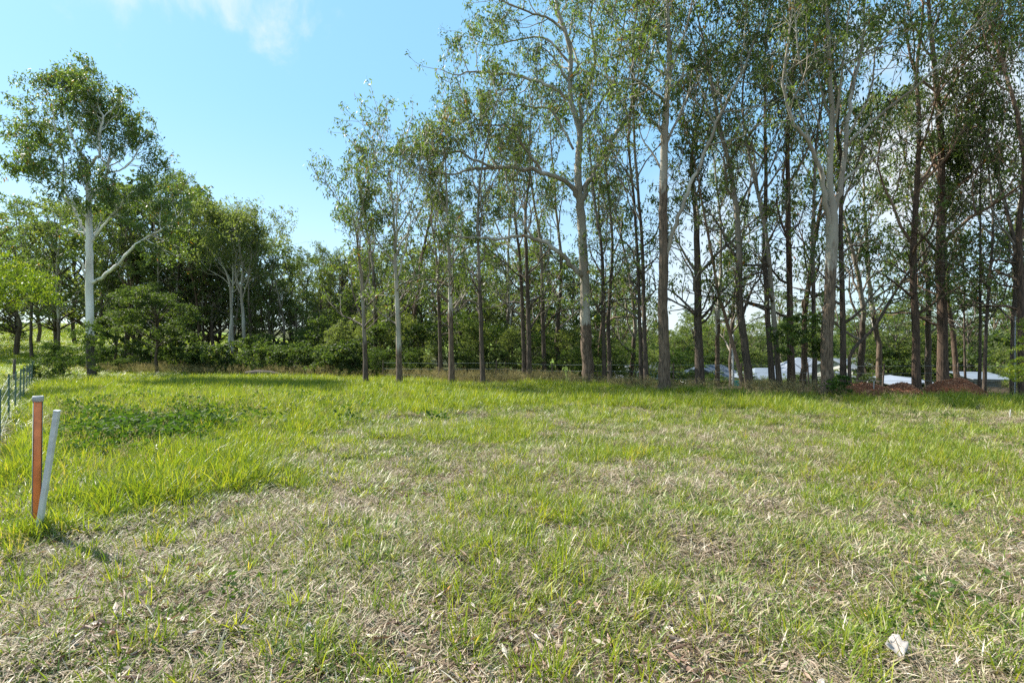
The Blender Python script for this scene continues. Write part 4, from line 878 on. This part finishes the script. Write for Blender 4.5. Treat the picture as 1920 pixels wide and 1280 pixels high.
# seed-headed tall grass along the far edge
def seedstalks(seed):
    rg = np.random.default_rng(seed)
    V, Q, Tt, t = blades(9, 0.14, 0.45, 0.75, 0.004, 0.006, 0.15, 0.5, seed, 0.45, 0.2)
    tipsv = V.reshape(-1, 7, 3)[:, 6]
    C = np.repeat(tipsv, 16, 0) + rg.normal(size=(9 * 16, 3)) * np.array([0.03, 0.03, 0.06])
    LV, LQ = leaves(C, rg.normal(size=(len(C), 3)) * 0.4 + UP, np.full(len(C), 0.045), np.full(len(C), 0.012), rg)
    return np.concatenate([V, LV]), np.concatenate([Q, LQ + len(V)]), Tt, np.concatenate([t[:18], rg.random(len(LQ)), t[18:]])
g_seed = proto_set('seed_stalks', [seedstalks(560 + k) for k in range(4)], M['seed'])
n_ = 2400
x = rg.uniform(-31, 24, n_); e = edge_y(x); y = e + rg.normal(0.7, 0.8, n_) + (x < -4) * np.abs(rg.normal(0, 2.0, n_))
k = (x > fence_x(y)) & ~((x > 10.6) & (x < 16.5)) & (rg.random(n_) < 0.35 + 0.65 * sst(0.42, 0.55, fbm(N1, x, y, 2.5)))
x, y = x[k], y[k]; m = len(x); s = rg.uniform(0.55, 1.15, m)
scatter('seeding_grass', g_seed, pts3(x, y), rots(m, rg, 0.15), np.stack([s, s, s * np.where(x > 3, 0.7, 0.9)], 1), rg.integers(0, 4, m), 'brownish seed-headed grass along the far edge of the paddock', 'grass')
x, y = field_points(260, 3.5, 17, rg); k = (x > 2.5) | (x < -3); x, y = x[k], y[k]; m = len(x); s = rg.uniform(0.4, 0.8, m)
scatter('seeding_grass', g_seed, pts3(x, y), rots(m, rg, 0.3), np.stack([s, s, s], 1), rg.integers(0, 4, m), 'scattered seed stalks standing above the open grass', 'grass')

# leafy weeds
def weed(seed, n_=70, r=0.2, h=0.2, ll=0.06):
    rg = np.random.default_rng(seed); C = rg.normal(size=(n_, 3)) * np.array([r * .6, r * .6, 0]); C[:, 2] = rg.uniform(0.02, h, n_) * np.exp(-(C[:, 0] ** 2 + C[:, 1] ** 2) / r ** 2)
    d = np.stack([C[:, 0] * 3 + rg.normal(0, .5, n_), C[:, 1] * 3 + rg.normal(0, .5, n_), rg.uniform(-0.1, 0.5, n_)], 1)
    V, Q = leaves(C, d, rg.uniform(0.6, 1.2, n_) * ll, rg.uniform(0.6, 1.1, n_) * ll * 0.55, rg)
    return V, Q, None, rg.random(n_)
g_weed = proto_set('weed', [weed(580 + k) for k in range(4)], M['weed_leaf'])
n_ = 520
x = rg.normal(-8.3, 2.5, n_); y = rg.normal(12.2, 3.0, n_); kq = fbm(N2_, x, y, 0.9) > 0.47; x, y = x[kq], y[kq]; n_ = len(x)
x2, y2 = rg.normal(-6.6, 0.6, 350), rg.normal(8.8, 0.8, 350); x3, y3 = field_points(900, 2.0, 16, rg)
kk = fbm(N3_, x3, y3, 0.9) > 0.56; x = np.concatenate([x, x2, x3[kk]]); y = np.concatenate([y, y2, y3[kk]])
big = np.concatenate([np.ones(n_ + 350), np.full(int(kk.sum()), 0.45)])
k = (x > fence_x(y) + 0.3) & (y < edge_y(x)); x, y, big = x[k], y[k], big[k]; m = len(x); s = rg.uniform(0.5, 2.0, m) * big
scatter('weeds', g_weed, pts3(x, y), rots(m, rg, 0.15), np.stack([s, s, s], 1), rg.integers(0, 4, m), 'dark leafy weeds creeping over the low rise on the left', 'weeds')

# leaf litter
def litter(seed):
    rg = np.random.default_rng(seed); n_ = 14
    C = rg.normal(size=(n_, 3)) * np.array([0.16, 0.16, 0]); C[:, 2] = rg.uniform(0.012, 0.05, n_)
    d = np.stack([rg.normal(size=n_), rg.normal(size=n_), rg.normal(0, .22, n_)], 1)
    V, Q = leaves(C, d, rg.uniform(0.04, 0.12, n_), rg.uniform(0.010, 0.024, n_), rg)
    V[:, 2] = np.maximum(V[:, 2], 0.006)
    return V, Q, None, rg.random(n_)
g_lit = proto_set('litter', [litter(600 + k) for k in range(5)], M['litter'])
x, y = field_points(9000, 1.2, 9, rg); k = rg.random(len(x)) < np.clip(1.05 - greenness(x, y), 0.05, 1) * sst(9, 3, y); x, y = x[k], y[k]
x2 = fence_x(y) ; xa = rg.uniform(-13, -4.6, 1500); ya = rg.uniform(4.5, 13, 1500); k = np.abs(xa - fence_x(ya) - 0.5) < 0.9; 
xb = np.concatenate([rg.normal(-5.2, 0.5, 260), rg.normal(0.25, 0.6, 520), rg.normal(-2.2, 0.5, 200)]); yb = np.concatenate([rg.normal(5.4, 0.9, 260), rg.normal(2.65, 0.35, 520), rg.normal(2.8, .3, 200)])
x = np.concatenate([x, xa[k], xb]); y = np.concatenate([y, ya[k], yb]); m = len(x); s = rg.uniform(0.7, 1.2, m)
scatter('leaf_litter', g_lit, pts3(x, y), rots(m, rg, 0.05), np.stack([s, s, s], 1), rg.integers(0, 5, m), 'small fallen brown gum leaves littering bare patches', 'leaf litter')

# pasture tufts on the hill and valley
n_ = 26000
x = rg.uniform(-75, -8, n_); y = rg.uniform(24, 80, n_); k = (x / y < -0.42) & (x / y > -1.15) | ((y < 40) & (x / y > -1.15)); x, y = x[k], y[k]
x4 = rg.uniform(-26, -9, 9000); y4 = rg.uniform(8, 26, 9000); k = x4 < fence_x(y4); x = np.concatenate([x, x4[k]]); y = np.concatenate([y, y4[k]])
m = len(x); s = rg.uniform(0.9, 1.8, m) * (0.7 + y * 0.012)
scatter('pasture_grass', g_broad, pts3(x, y), rots(m, rg, 0.15), np.stack([s * 1.2, s * 1.2, s * 0.6], 1), rg.integers(0, 6, m), 'short bright green pasture grass on the left hill', 'grass')
print('field instances', cnt)

# ------------------------------------------------------------------ marker stakes
def box_mesh(name, parts, mat):
    """parts: list of (centre, size) axis-aligned boxes"""
    V = []; Q = []
    for (c, s) in parts:
        b = len(V)
        for dx, dy, dz in ((-1, -1, -1), (1, -1, -1), (1, 1, -1), (-1, 1, -1), (-1, -1, 1), (1, -1, 1), (1, 1, 1), (-1, 1, 1)):
            V.append((c[0] + dx * s[0] / 2, c[1] + dy * s[1] / 2, c[2] + dz * s[2] / 2))
        Q += [(b, b + 3, b + 2, b + 1), (b + 4, b + 5, b + 6, b + 7), (b, b + 1, b + 5, b + 4), (b + 1, b + 2, b + 6, b + 5), (b + 2, b + 3, b + 7, b + 6), (b + 3, b, b + 4, b + 7)]
    return mk(name, V, Q, mats=[mat])
def bevel(o, w, seg=2):
    m = o.modifiers.new('bevel', 'BEVEL'); m.width = w; m.segments = seg; m.limit_method = 'ANGLE'; return o
def lathe(name, prof, sides, mat, a0=0.0, a1=2 * math.pi, smooth=True):
    full = abs(a1 - a0 - 2 * math.pi) < 1e-6; n_ = sides if full else sides + 1
    V = []; Q = []
    for (r, z) in prof:
        for k in range(n_):
            a = a0 + (a1 - a0) * k / sides; V.append((r * math.cos(a), r * math.sin(a), z))
    for j in range(len(prof) - 1):
        for k in range(sides):
            k2 = (k + 1) % n_; Q.append((j * n_ + k, j * n_ + k2, (j + 1) * n_ + k2, (j + 1) * n_ + k))
    return mk(name, V, Q, mats=[mat], smooth=smooth)
D = 4.25; b = P(68, 985, D); zb = gz(b[0], b[1]); Hh = P(70, 741, D)[2] - zb
mp_ = empty('marker_post', (b[0], b[1], zb)); tag(mp_, 'orange pipe marker post in a split grey sleeve with grey collar, left foreground', 'post')
lean = (P(71, 741, D)[0] - b[0]) / Hh
mp_.rotation_euler = (0.02, math.atan(lean) + 0.02, 0)
ob('pipe', lathe('pipe', [(0.0, -0.2), (0.025, -0.2), (0.025, Hh - 0.012), (0.019, Hh - 0.008), (0.019, Hh - 0.07), (0.0, Hh - 0.07)], 24, M['orange']), mp_)
sl = lathe('sleeve', [(0.0262, -0.2), (0.031, -0.2), (0.031, Hh - 0.05), (0.0262, Hh - 0.05), (0.0262, -0.2)], 22, M['grey_pvc'], R(22), R(248))
so = ob('sleeve', sl, mp_); so.rotation_euler = (0, 0, 0)
# the split faces the camera (towards -Y) between 278 and 362 degrees
ob('collar', lathe('collar', [(0.0312, Hh - 0.048), (0.037, Hh - 0.046), (0.037, Hh - 0.012), (0.035, Hh - 0.002), (0.027, Hh), (0.026, Hh - 0.04)], 24, M['grey_pvc']), mp_)
D = 4.15; b = P(70, 1000, D); t = P(108, 767, D); zb = gz(b[0], b[1]); Ls = float(np.linalg.norm(t - b)) + 0.15
st = empty('stake', (b[0], b[1], zb)); tag(st, 'leaning pale grey square stake beside the orange pipe post', 'stake')
st.rotation_euler = (R(3), math.atan2(t[0] - b[0], t[2] - b[2]), R(12))
bevel(ob('shaft', box_mesh('shaft', [((0, 0, Ls / 2 - 0.13), (0.036, 0.036, Ls))], M['pale_grey']), st), 0.004)
bevel(ob('cap', box_mesh('cap', [((0, 0, Ls - 0.122), (0.040, 0.040, 0.014))], M['pale_grey']), st), 0.003)

# ------------------------------------------------------------------ wire fence on the left
fe = empty('wire_fence', (-10.4, 10.7, gz(-10.4, 10.7))); tag(fe, 'green steel post and wire mesh fence running away along the left edge', 'fence')
fb = np.array([-10.4, 10.7, gz(-10.4, 10.7)])
fpts = []
Yf = 7.2
while Yf < 29:
    Xf = -10.55 - 0.90 * (Yf - 10.7); fpts.append((Xf, Yf)); Yf += 1.75 + 0.02 * Yf
pm = box_mesh('post', [((0, 0, 0.45), (0.034, 0.006, 1.1)), ((0, 0.018, 0.45), (0.006, 0.030, 1.1))], M['green_steel'])
for (x, y) in fpts:
    o = ob('post', pm, fe); o.location = (x - fb[0], y - fb[1], gz(x, y) - fb[2]); o.rotation_euler = (R_.uniform(-.04, .04), R_.uniform(-.04, .04), R_.uniform(0, 1))
for h in (0.12, 0.32, 0.52, 0.72, 0.92):
    w = Wood(); q = np.array([(x - fb[0], y - fb[1], gz(x, y) - fb[2] + h) for x, y in fpts]); w.tube(q, np.full(len(q), 0.0035), 4)
    ob('wire', w.mesh('wire', M['wire']), fe)
w = Wood()
for i in range(len(fpts) - 1):
    for k in range(8):
        f = k / 8; x = fpts[i][0] * (1 - f) + fpts[i + 1][0] * f; y = fpts[i][1] * (1 - f) + fpts[i + 1][1] * f; z = gz(x, y) - fb[2]
        w.tube(np.array([(x - fb[0], y - fb[1], z + 0.1), (x - fb[0], y - fb[1], z + 0.92)]), [0.002, 0.002], 3)
o = ob('wire_mesh', w.mesh('wire_mesh', M['wire']), fe); o['kind'] = 'stuff'

# wire fence of old posts behind the tree row
f2 = empty('wire_fence', (0, 0, 0)); tag(f2, 'old wooden post and wire fence low behind the tree row', 'fence')
line = [(-6.5, 25.8), (-3.6, 25.6), (-0.8, 25.4), (2.0, 25.2), (4.6, 24.0), (7.0, 22.2), (9.6, 21.4), (12.3, 21.2), (15.2, 21.0), (18.0, 20.6), (21.0, 20.2)]
pm = mk('post', *(lambda w: (np.concatenate(w.V), np.concatenate(w.Q)))((lambda w: (w.tube(np.array([(0, 0, -.2), (0, 0, .5), (0.01, 0, 1.05), (0.01, 0, 1.06)]), [.035, .032, .03, .002], 8), w)[1])(Wood())), mats=[M['post_wood']])
for x, y in line:
    o = ob('post', pm, f2); o.location = (x, y, gz(x, y)); o.rotation_euler = (R_.uniform(-.05, .05), R_.uniform(-.05, .05), 0)
for h in (0.35, 0.65, 0.95):
    w = Wood(); q = np.array([(x, y, gz(x, y) + h) for x, y in line]); w.tube(q, np.full(len(q), 0.005), 4)
    ob('wire', w.mesh('wire', M['wire']), f2)

def small_post(px, pyb, D, h, label, r=0.04, mat='post_wood', cat='post', name='fence_post'):
    x = (px - 960) / F * D; w = Wood(); w.tube(np.array([(0, 0, -.2), (0, 0, h * .5), (0.01, 0, h), (0.01, 0, h + .01)]), [r, r * .95, r * .9, .002], 8)
    o = ob(name, w.mesh('post', M[mat])); o.location = (x, D, gz(x, D)); tag(o, label, cat); return o
small_post(35, 640, 48, 0.9, 'short wooden post alone on the sunny paddock', 0.06)
small_post(27, 690, 24, 1.1, 'wooden post beyond the wire fence at the left edge', 0.06)
small_post(1903, 750, 17.2, 2.7, 'thin pale pipe standing by the trunks at the right edge', 0.012, 'pale_grey', 'pipe', 'standing_pipe')
small_post(1374, 732, 23, 2.3, 'white pole standing left of the leaning trunk', 0.05, 'trim_white', 'pole', 'standing_pole')
small_post(1638, 745, 16.6, 0.55, 'short pale peg at the left end of the brown heap', 0.02, 'dead_leaf', 'peg', 'survey_peg')
small_post(1894, 783, 11.4, 0.20, 'tiny white peg in the grass near the right edge', 0.012, 'trim_white', 'peg', 'survey_peg')

# ------------------------------------------------------------------ brown mulch heaps
def mound(label, cx, cy, humps, seed):
    rg = np.random.default_rng(seed); root = empty('mulch_heap', (cx, cy, gz(cx, cy))); tag(root, label, 'heap')
    gx_ = np.linspace(-2.9, 2.9, 90); gy_ = np.linspace(-1.6, 1.6, 44); X_, Y_ = np.meshgrid(gx_, gy_)
    def hz(x, y):
        z = np.zeros_like(x)
        for (hx, hy, sx, sy, h) in humps: z = np.maximum(z, 0) + h * np.exp(-((x - hx) / sx) ** 2 - ((y - hy) / sy) ** 2)
        z = z * (0.86 + 0.28 * fbm(N2_, x + cx, y + cy, 0.5)) - 0.06
        return z
    Z_ = hz(X_, Y_) + ground(X_ + cx, Y_ + cy) - gz(cx, cy)
    W_ = 90; i = np.arange(W_ - 1)[None] + (np.arange(43) * W_)[:, None]
    ob('heap', mk('heap', np.stack([X_.ravel(), Y_.ravel(), Z_.ravel()], 1), np.stack([i, i + 1, i + 1 + W_, i + W_], -1).reshape(-1, 4), mats=[M['mulch_soil']], smooth=True), root)
    n_ = 9000; x = rg.uniform(-2.8, 2.8, n_); y = rg.uniform(-1.6, 1.0, n_); z = hz(x, y); k = z > 0.0; x, y, z = x[k], y[k], z[k]
    C = np.stack([x, y, z + ground(x + cx, y + cy) - gz(cx, cy) + rg.uniform(0.0, 0.02, len(x))], 1)
    V, Q = leaves(C, rg.normal(size=C.shape) * np.array([1, 1, .35]), rg.uniform(0.04, 0.12, len(x)), rg.uniform(0.015, 0.03, len(x)), rg)
    o = ob('bark_chips', mk('bark_chips', V, Q, attrs={'tint': rg.random(len(Q))}, mats=[M['mulch_chip']]), root); o['kind'] = 'stuff'
mound('long low red-brown bark mulch heap with one hump, in front of the dark trunks', 12.6, 17.1, [(-0.7, 0, 1.1, .8, .50), (0.5, 0, .42, .8, .42), (-1.6, 0, .5, .6, .16)], 1)
mound('rounded red-brown bark mulch heap on the right, nearest the grey shed', 14.6, 17.0, [(0.0, 0, .68, .8, .66), (0.45, 0, .35, .7, .14), (-.6, 0, .4, .7, .16)], 2)

# ------------------------------------------------------------------ stones, log, fallen leaves
def rock(px, py, size, label, seed, D=None, mat='stone'):
    D = D or hit(px, py); x = (px - 960) / F * D; rg = np.random.default_rng(seed)
    import bmesh
    bm = bmesh.new(); bmesh.ops.create_icosphere(bm, subdivisions=3, radius=size)
    d = rg.normal(size=(7, 3)); d = unit(d)
    for v in bm.verts:
        c = np.array(v.co) / size
        for q in d:
            e = c @ q
            if e > 0.62: c = c - q * (e - 0.62)
        v.co = Vector(c * size) * (1 + 0.03 * math.sin(c[0] * 9 + seed) * math.cos(c[1] * 8))
    me = bpy.data.meshes.new('stone'); bm.to_mesh(me); bm.free(); me.materials.append(M[mat])
    o = ob('stone', me); o.location = (x, D, gz(x, D) + size * 0.3); o.scale = (1.3, 1, 0.6); o.rotation_euler = (0, 0, seed); tag(o, label, 'stone')
rock(218, 933, 0.075, 'brown stone half hidden in the grass right of the stake base', 1)
rock(150, 995, 0.07, 'reddish stone in the grass closest to the grey stake', 2)
rock(236, 895, 0.045, 'pale small stone farther right in the left grass', 3)
w = Wood(); w.tube(np.array([(-1.0, 0, 0.22), (-0.4, 0.05, 0.26), (0.3, 0, 0.24), (1.0, -0.1, 0.16)]), [0.16, 0.2, 0.19, 0.12], 9, np.full(4, 1.0))
o = ob('fallen_log', w.mesh('fallen_log', M['bark_grey'])); D = 28.0; x = (495 - 960) / F * D; o.location = (x, D, gz(x, D)); tag(o, 'dark fallen log lying at the forest foot beyond the grass', 'log')

def fallen_leaf(px, py, L, Wd, mat, label, rz, lobes=False, seed=0, lift=0.06):
    D = (EYE - 0.02 - lift) * F / (py - 640); x = (px - 960) / F * D; rg = np.random.default_rng(seed)
    n_ = 12; V = []; Q = []
    for i in range(n_ + 1):
        t = i / n_; wv = math.sin(math.pi * min(1, t * 1.02 + 0.0)) ** 0.8 * Wd
        if lobes: wv = Wd * (0.35 + 0.65 * abs(math.sin(t * 3.14 * 1.5 + 0.3))) * (1 if 0 < i < n_ else 0.15)
        for s, j in ((-1, 0), (-.5, 1), (0, 2), (.5, 3), (1, 4)):
            V.append((s * wv * (0.5 + 0.06 * rg.normal() * lobes), (t - .5) * L, 0.10 * L * math.sin(t * 5 + seed) + 0.35 * abs(s) ** 1.5 * wv * 0.5 + 0.02 * rg.normal() * L * lobes))
    for i in range(n_):
        for j in range(4): a = i * 5 + j; Q.append((a, a + 1, a + 6, a + 5))
    me = mk('fallen_leaf', V, Q, mats=[M[mat]], smooth=True); o = ob('fallen_leaf', me)
    m = o.modifiers.new('thick', 'SOLIDIFY'); m.thickness = 0.0012
    o.location = (x, D, gz(x, D) + lift); o.rotation_euler = (R(28), R(8), rz); tag(o, label, 'leaf')
def lobed_leaf(px, py, label):
    D = (EYE - 0.12) * F / (py - 640); x = (px - 960) / F * D
    rim = [(0, .058), (18, .066), (40, .050), (62, .070), (88, .074), (112, .060), (135, .046), (150, .022), (165, .050), (185, .064), (205, .058), (228, .050), (262, .070), (275, .072), (300, .050), (335, .048)]
    V = [(0, 0, 0.004)]; Q = []; T_ = []; K = 4; n_ = len(rim)
    for j in range(1, K + 1):
        f = j / K
        for i, (a, r) in enumerate(rim):
            a = R(a); u = r * f * math.cos(a); v = r * f * math.sin(a)
            V.append((u, v, 0.010 * math.sin(u * 90) * f + 0.35 * abs(u + 0.15 * v) * f + 0.006 * math.sin(i * 2.4) * f * f))
    for i in range(n_): T_.append((0, 1 + i, 1 + (i + 1) % n_))
    for j in range(K - 1):
        for i in range(n_): a = 1 + j * n_ + i; b = 1 + j * n_ + (i + 1) % n_; Q.append((a, a + n_, b + n_, b))
    root = ob('fallen_leaf', mk('fallen_leaf', V, Q, T_, mats=[M['dead_leaf']], smooth=True))
    m = root.modifiers.new('thick', 'SOLIDIFY'); m.thickness = 0.0015
    w = Wood(); w.tube(np.array([(0.0, -0.085, 0.012), (0, -0.03, 0.006), (0.004, 0.03, 0.007), (0.002, 0.068, 0.01)]), [0.0022, 0.002, 0.0015, 0.0008], 5)
    ob('midrib', w.mesh('midrib', M['litter_stem']), root)
    root.scale = (0.82,) * 3; root.location = (x, D, gz(x, D) + 0.10); root.rotation_euler = (R(30), R(-8), R(-18)); tag(root, label, 'leaf')
M['litter_stem'] = simple_mat('litter_stem', (0.30, 0.24, 0.19), 0.7)
lobed_leaf(1682, 1205, 'large crinkled pale dead leaf lying in the right foreground grass')
fallen_leaf(1043, 1178, 0.13, 0.024, 'pink_leaf', 'long pinkish-brown curved gum leaf in the bottom centre', -0.6, False, 1, 0.05)
fallen_leaf(832, 1102, 0.11, 0.02, 'rust_leaf', 'rusty orange slim leaf in the grass left of centre', -1.1, False, 2, 0.07)
fallen_leaf(1538, 1262, 0.08, 0.03, 'dead_leaf', 'small whitish leaf at the bottom edge below the crinkled one', -0.9, False, 4, 0.07)
fallen_leaf(578, 1182, 0.08, 0.03, 'dead_leaf', 'small upright whitish leaf in the lower left middle grass', 0.1, False, 5, 0.06)

# ------------------------------------------------------------------ houses and sheds in the valley
def prism_roof(name, w, d, h, oh, mat, hip=0.0, th=0.12):
    """ridge along x; hip = how far the ridge ends are pulled in"""
    W2, D2 = w / 2 + oh, d / 2 + oh
    V = []
    for z in (0, th):
        V += [(-W2, -D2, z), (W2, -D2, z), (W2, D2, z), (-W2, D2, z), (-W2 + hip, 0, z + h), (W2 - hip, 0, z + h)]
    q = [(6, 7, 11, 10), (8, 9, 10, 11), (0, 4, 5, 1), (2, 5, 4, 3), (0, 1, 7, 6), (1, 2, 8, 7), (2, 3, 9, 8), (3, 0, 6, 9)]
    t = [(7, 8, 11), (9, 6, 10), (1, 5, 2), (3, 4, 0)]
    if not hip:
        q = [(6, 7, 11, 10), (8, 9, 10, 11), (0, 4, 5, 1), (2, 5, 4, 3), (0, 1, 7, 6), (2, 3, 9, 8), (1, 5, 11, 7), (5, 2, 8, 11), (3, 4, 10, 9), (4, 0, 6, 10)]; t = []
    return mk(name, V, q, t, mats=[mat])
def house(px, D, ztop, w, d, wallh, roofh, rz, wall, roof, label, hip=0.0, zeave=None, wins=3):
    x = (px - 960) / F * D; ze = EYE + (640 - zeave) / F * D; zg = gz(x, D)
    base = ze - wallh
    root = empty('house', (x, D, min(zg, base)), rz); tag(root, label, 'house'); up_ = base - min(zg, base)
    wh = ze - min(zg, base)
    ob('wall', box_mesh('wall', [((0, 0, wh / 2), (w, d, wh))], M[wall]), root)
    if not hip:
        V = []
        for sx in (-1, 1): V += [(sx * (w / 2), -d / 2, wh), (sx * (w / 2), d / 2, wh), (sx * (w / 2), 0, wh + roofh * 0.97)]
        ob('gable', mk('gable', V, None, [(0, 2, 1), (3, 4, 5)], mats=[M[wall]]), root)
    r = ob('roof', prism_roof('roof', w, d, roofh, 0.45, M[roof], hip), root); r.location = (0, 0, wh + 0.003)
    g = ob('gutter', box_mesh('gutter', [((0, -d / 2 - 0.50, wh + 0.05), (w + 0.95, 0.09, 0.11)), ], M['trim_white']), root)
    for i in range(wins):
        wx = -w / 2 + w * (i + 0.5) / wins
        f = ob('window', box_mesh('window', [((wx, -d / 2 - 0.02, wh - 1.2), (1.3, 0.06, 1.1))], M['trim_white']), root)
        ob('pane', box_mesh('pane', [((wx, -d / 2 - 0.04, wh - 1.2), (1.14, 0.06, 0.94))], M['glass']), f)
    return root
house(1205, 62, 0, 9, 7, 2.6, 1.6, 0.5, 'wall_white', 'roof_white', 'white-roofed house glimpsed left of the thick brown-grey trunk', 2.5, 706)
house(1312, 52, 0, 5.6, 5.0, 2.4, 1.3, R(70), 'wall_brown', 'roof_blue', 'small house with brown gable and blue-grey roof behind the low leafy trunk', 0, 712)
house(1335, 54, 0, 5.5, 5.0, 2.4, 1.4, 0.1, 'wall_brown', 'roof_blue', 'low wing with blue-grey hipped roof right of the brown gable', 2.2, 710)
house(1434, 50, 0, 4.0, 4.0, 2.4, 0.9, 0.05, 'wall_tan', 'roof_pale', 'tan-walled house with a pale low roof between the leaning trunks', 1.5, 709)
house(1506, 58, 0, 6.4, 5.5, 2.6, 1.7, -0.1, 'wall_white', 'roof_white', 'large house with a broad pale blue-white roof left of the biggest trunk', 3.0, 700)
house(1583, 52, 0, 2.6, 4.0, 3.0, 0.9, 0.3, 'wall_white', 'roof_pale', 'white two-level house end with a small lower roof right of the biggest trunk', 0, 690, 1)
# lower skillion of that house
D = 50; x = (1590 - 960) / F * D
o = empty('awning', (x, D, gz(x, D))); tag(o, 'small blue-grey awning roof below the white house end', 'awning')
zt = EYE + (640 - 702) / F * D - gz(x, D)
a = ob('roof', box_mesh('roof', [((0, 0, 0), (2.4, 1.6, 0.08))], M['roof_pale']), o); a.location = (0, 0, zt); a.rotation_euler = (R(22), 0, 0)
for sx in (-1.1, 1.1): ob('post', box_mesh('post', [((sx, -0.6, (zt - .3) / 2), (0.09, 0.09, zt - .3))], M['trim_white']), o)
# house with stepped louvre lines: veranda slats below the big pale roof
D = 46; x = (1513 - 960) / F * D
o = empty('louvre_screen', (x, D, gz(x, D))); tag(o, 'pale horizontal louvre screen below the broad pale roof', 'screen')
zt = EYE + (640 - 706) / F * D - gz(x, D)
sm = box_mesh('slat', [((0, 0, 0), (2.6, 0.03, 0.10))], M['roof_white'])
for k in range(9): s_ = ob('slat', sm, o); s_.location = (0, 0, zt - k * 0.19); s_.rotation_euler = (R(30), 0, 0)
for sx in (-1.33, 1.33): ob('upright', box_mesh('upright', [((sx, 0.03, zt / 2), (0.07, 0.07, zt))], M['trim_white']), o)
# carport with flat white roof
D = 40; x = (1695 - 960) / F * D
o = empty('carport', (x, D, gz(x, D))); tag(o, 'open carport with a thin bright white roof behind the brown heap', 'carport')
zt = EYE + (640 - 712) / F * D - gz(x, D)
a = ob('roof', box_mesh('roof', [((-0.9, 0, 0), (2.2, 3.4, 0.09))], M['roof_white']), o); a.location = (0, 0, zt + 0.05); a.rotation_euler = (0.10, R(-5), 0)
a = ob('roof', box_mesh('roof', [((1.0, 0, 0), (1.9, 3.4, 0.09))], M['roof_white']), o); a.location = (0, 0, zt + 0.05); a.rotation_euler = (0.10, R(6), 0)
for sx in (-1.85, -0.6, 0.7, 1.75):
    for sy in (-1.4, 1.4): ob('post', box_mesh('post', [((sx, sy, zt / 2 - 0.15), (0.08, 0.08, zt - 0.1))], M['trim_white']), o)
# raised grey shed on legs
D = 30; x = (1850 - 960) / F * D; zg = gz(x, D)
o = empty('shed', (x, D, zg), R(-4)); tag(o, 'small grey corrugated shed raised on legs at the right', 'shed')
z0 = EYE + (640 - 738) / F * D - zg; z1 = EYE + (640 - 709) / F * D - zg; nb = 9; bh_ = (z1 - z0) / nb
ob('body', box_mesh('body', [((0, 0.6, (z0 + z1) / 2), (1.62, 1.1, z1 - z0))], M['shed_grey']), o)
sm = box_mesh('board', [((0, 0, 0), (1.68, 0.025, bh_ * 0.86))], M['shed_grey'])
for k in range(nb): s_ = ob('board', sm, o); s_.location = (0, 0.028, z0 + bh_ * (k + .5)); s_.rotation_euler = (R(-9), 0, 0)
a = ob('roof', box_mesh('roof', [((0, 0, 0), (2.3, 1.9, 0.05))], M['roof_pale']), o); a.location = (0, 0.4, z1 + 0.12); a.rotation_euler = (R(10), R(1), 0)
ob('floor', box_mesh('floor', [((0, 0.6, z0 - 0.04), (1.75, 1.2, 0.08))], M['post_wood']), o)
for sx in (-0.75, 0, 0.75):
    for sy in (0.15, 1.05): ob('leg', box_mesh('leg', [((sx, sy, z0 / 2 - 0.2), (0.09, 0.09, z0 + 0.2))], M['post_wood']), o)
# rotary clothesline with a red garment
D = 44; x = (1288 - 960) / F * D; zg = gz(x, D); zt = EYE + (640 - 717) / F * D - zg
o = empty('clothesline', (x, D, zg)); tag(o, 'rotary clothesline left of the brown gabled house', 'clothesline')
w = Wood(); w.tube(np.array([(0, 0, -.1), (0, 0, zt)]), [0.03, 0.03], 8); ob('pole', w.mesh('pole', M['steel']), o)
for k in range(4):
    a = k * math.pi / 2 + 0.4; w = Wood(); w.tube(np.array([(0, 0, zt - 0.1), (1.3 * math.cos(a), 1.3 * math.sin(a), zt + 0.12)]), [0.02, 0.02], 6); ob('arm', w.mesh('arm', M['steel']), o)
for r_ in (0.5, 0.9, 1.3):
    w = Wood(); w.tube(np.array([(r_ * math.cos(k * math.pi / 2 + .4), r_ * math.sin(k * math.pi / 2 + .4), zt - 0.1 + 0.22 * r_ / 1.3) for k in range(5)]), np.full(5, 0.008), 4); ob('line', w.mesh('line', M['trim_white']), o)
def cloth(name, px, py, D, w_, h_, mat, label, cat, rz=0.2):
    x = (px - 960) / F * D; z = EYE + (640 - py) / F * D; g = np.linspace(-.5, .5, 9); V = []; 
    for v in g:
        for u in g: V.append((u * w_, 0.04 * math.sin(u * 14) * (0.5 - v), v * h_))
    Q = [(i * 9 + j, i * 9 + j + 1, i * 9 + j + 10, i * 9 + j + 9) for i in range(8) for j in range(8)]
    o = ob(name, mk(name, V, Q, mats=[M[mat]], smooth=True)); m = o.modifiers.new('thick', 'SOLIDIFY'); m.thickness = 0.01
    o.location = (x, D, z); o.rotation_euler = (0, 0, rz); tag(o, label, cat)
cloth('garment', 1276, 722, 43, 0.35, 0.5, 'red', 'red garment hanging from the clothesline', 'garment')
# teal cloth on a frame
D = 30; x = (1386 - 960) / F * D
cloth('tarpaulin', 1385, 720, D, 0.62, 0.42, 'teal', 'teal cloth hung between the white pole and the leaning trunk', 'tarpaulin', 0.0)
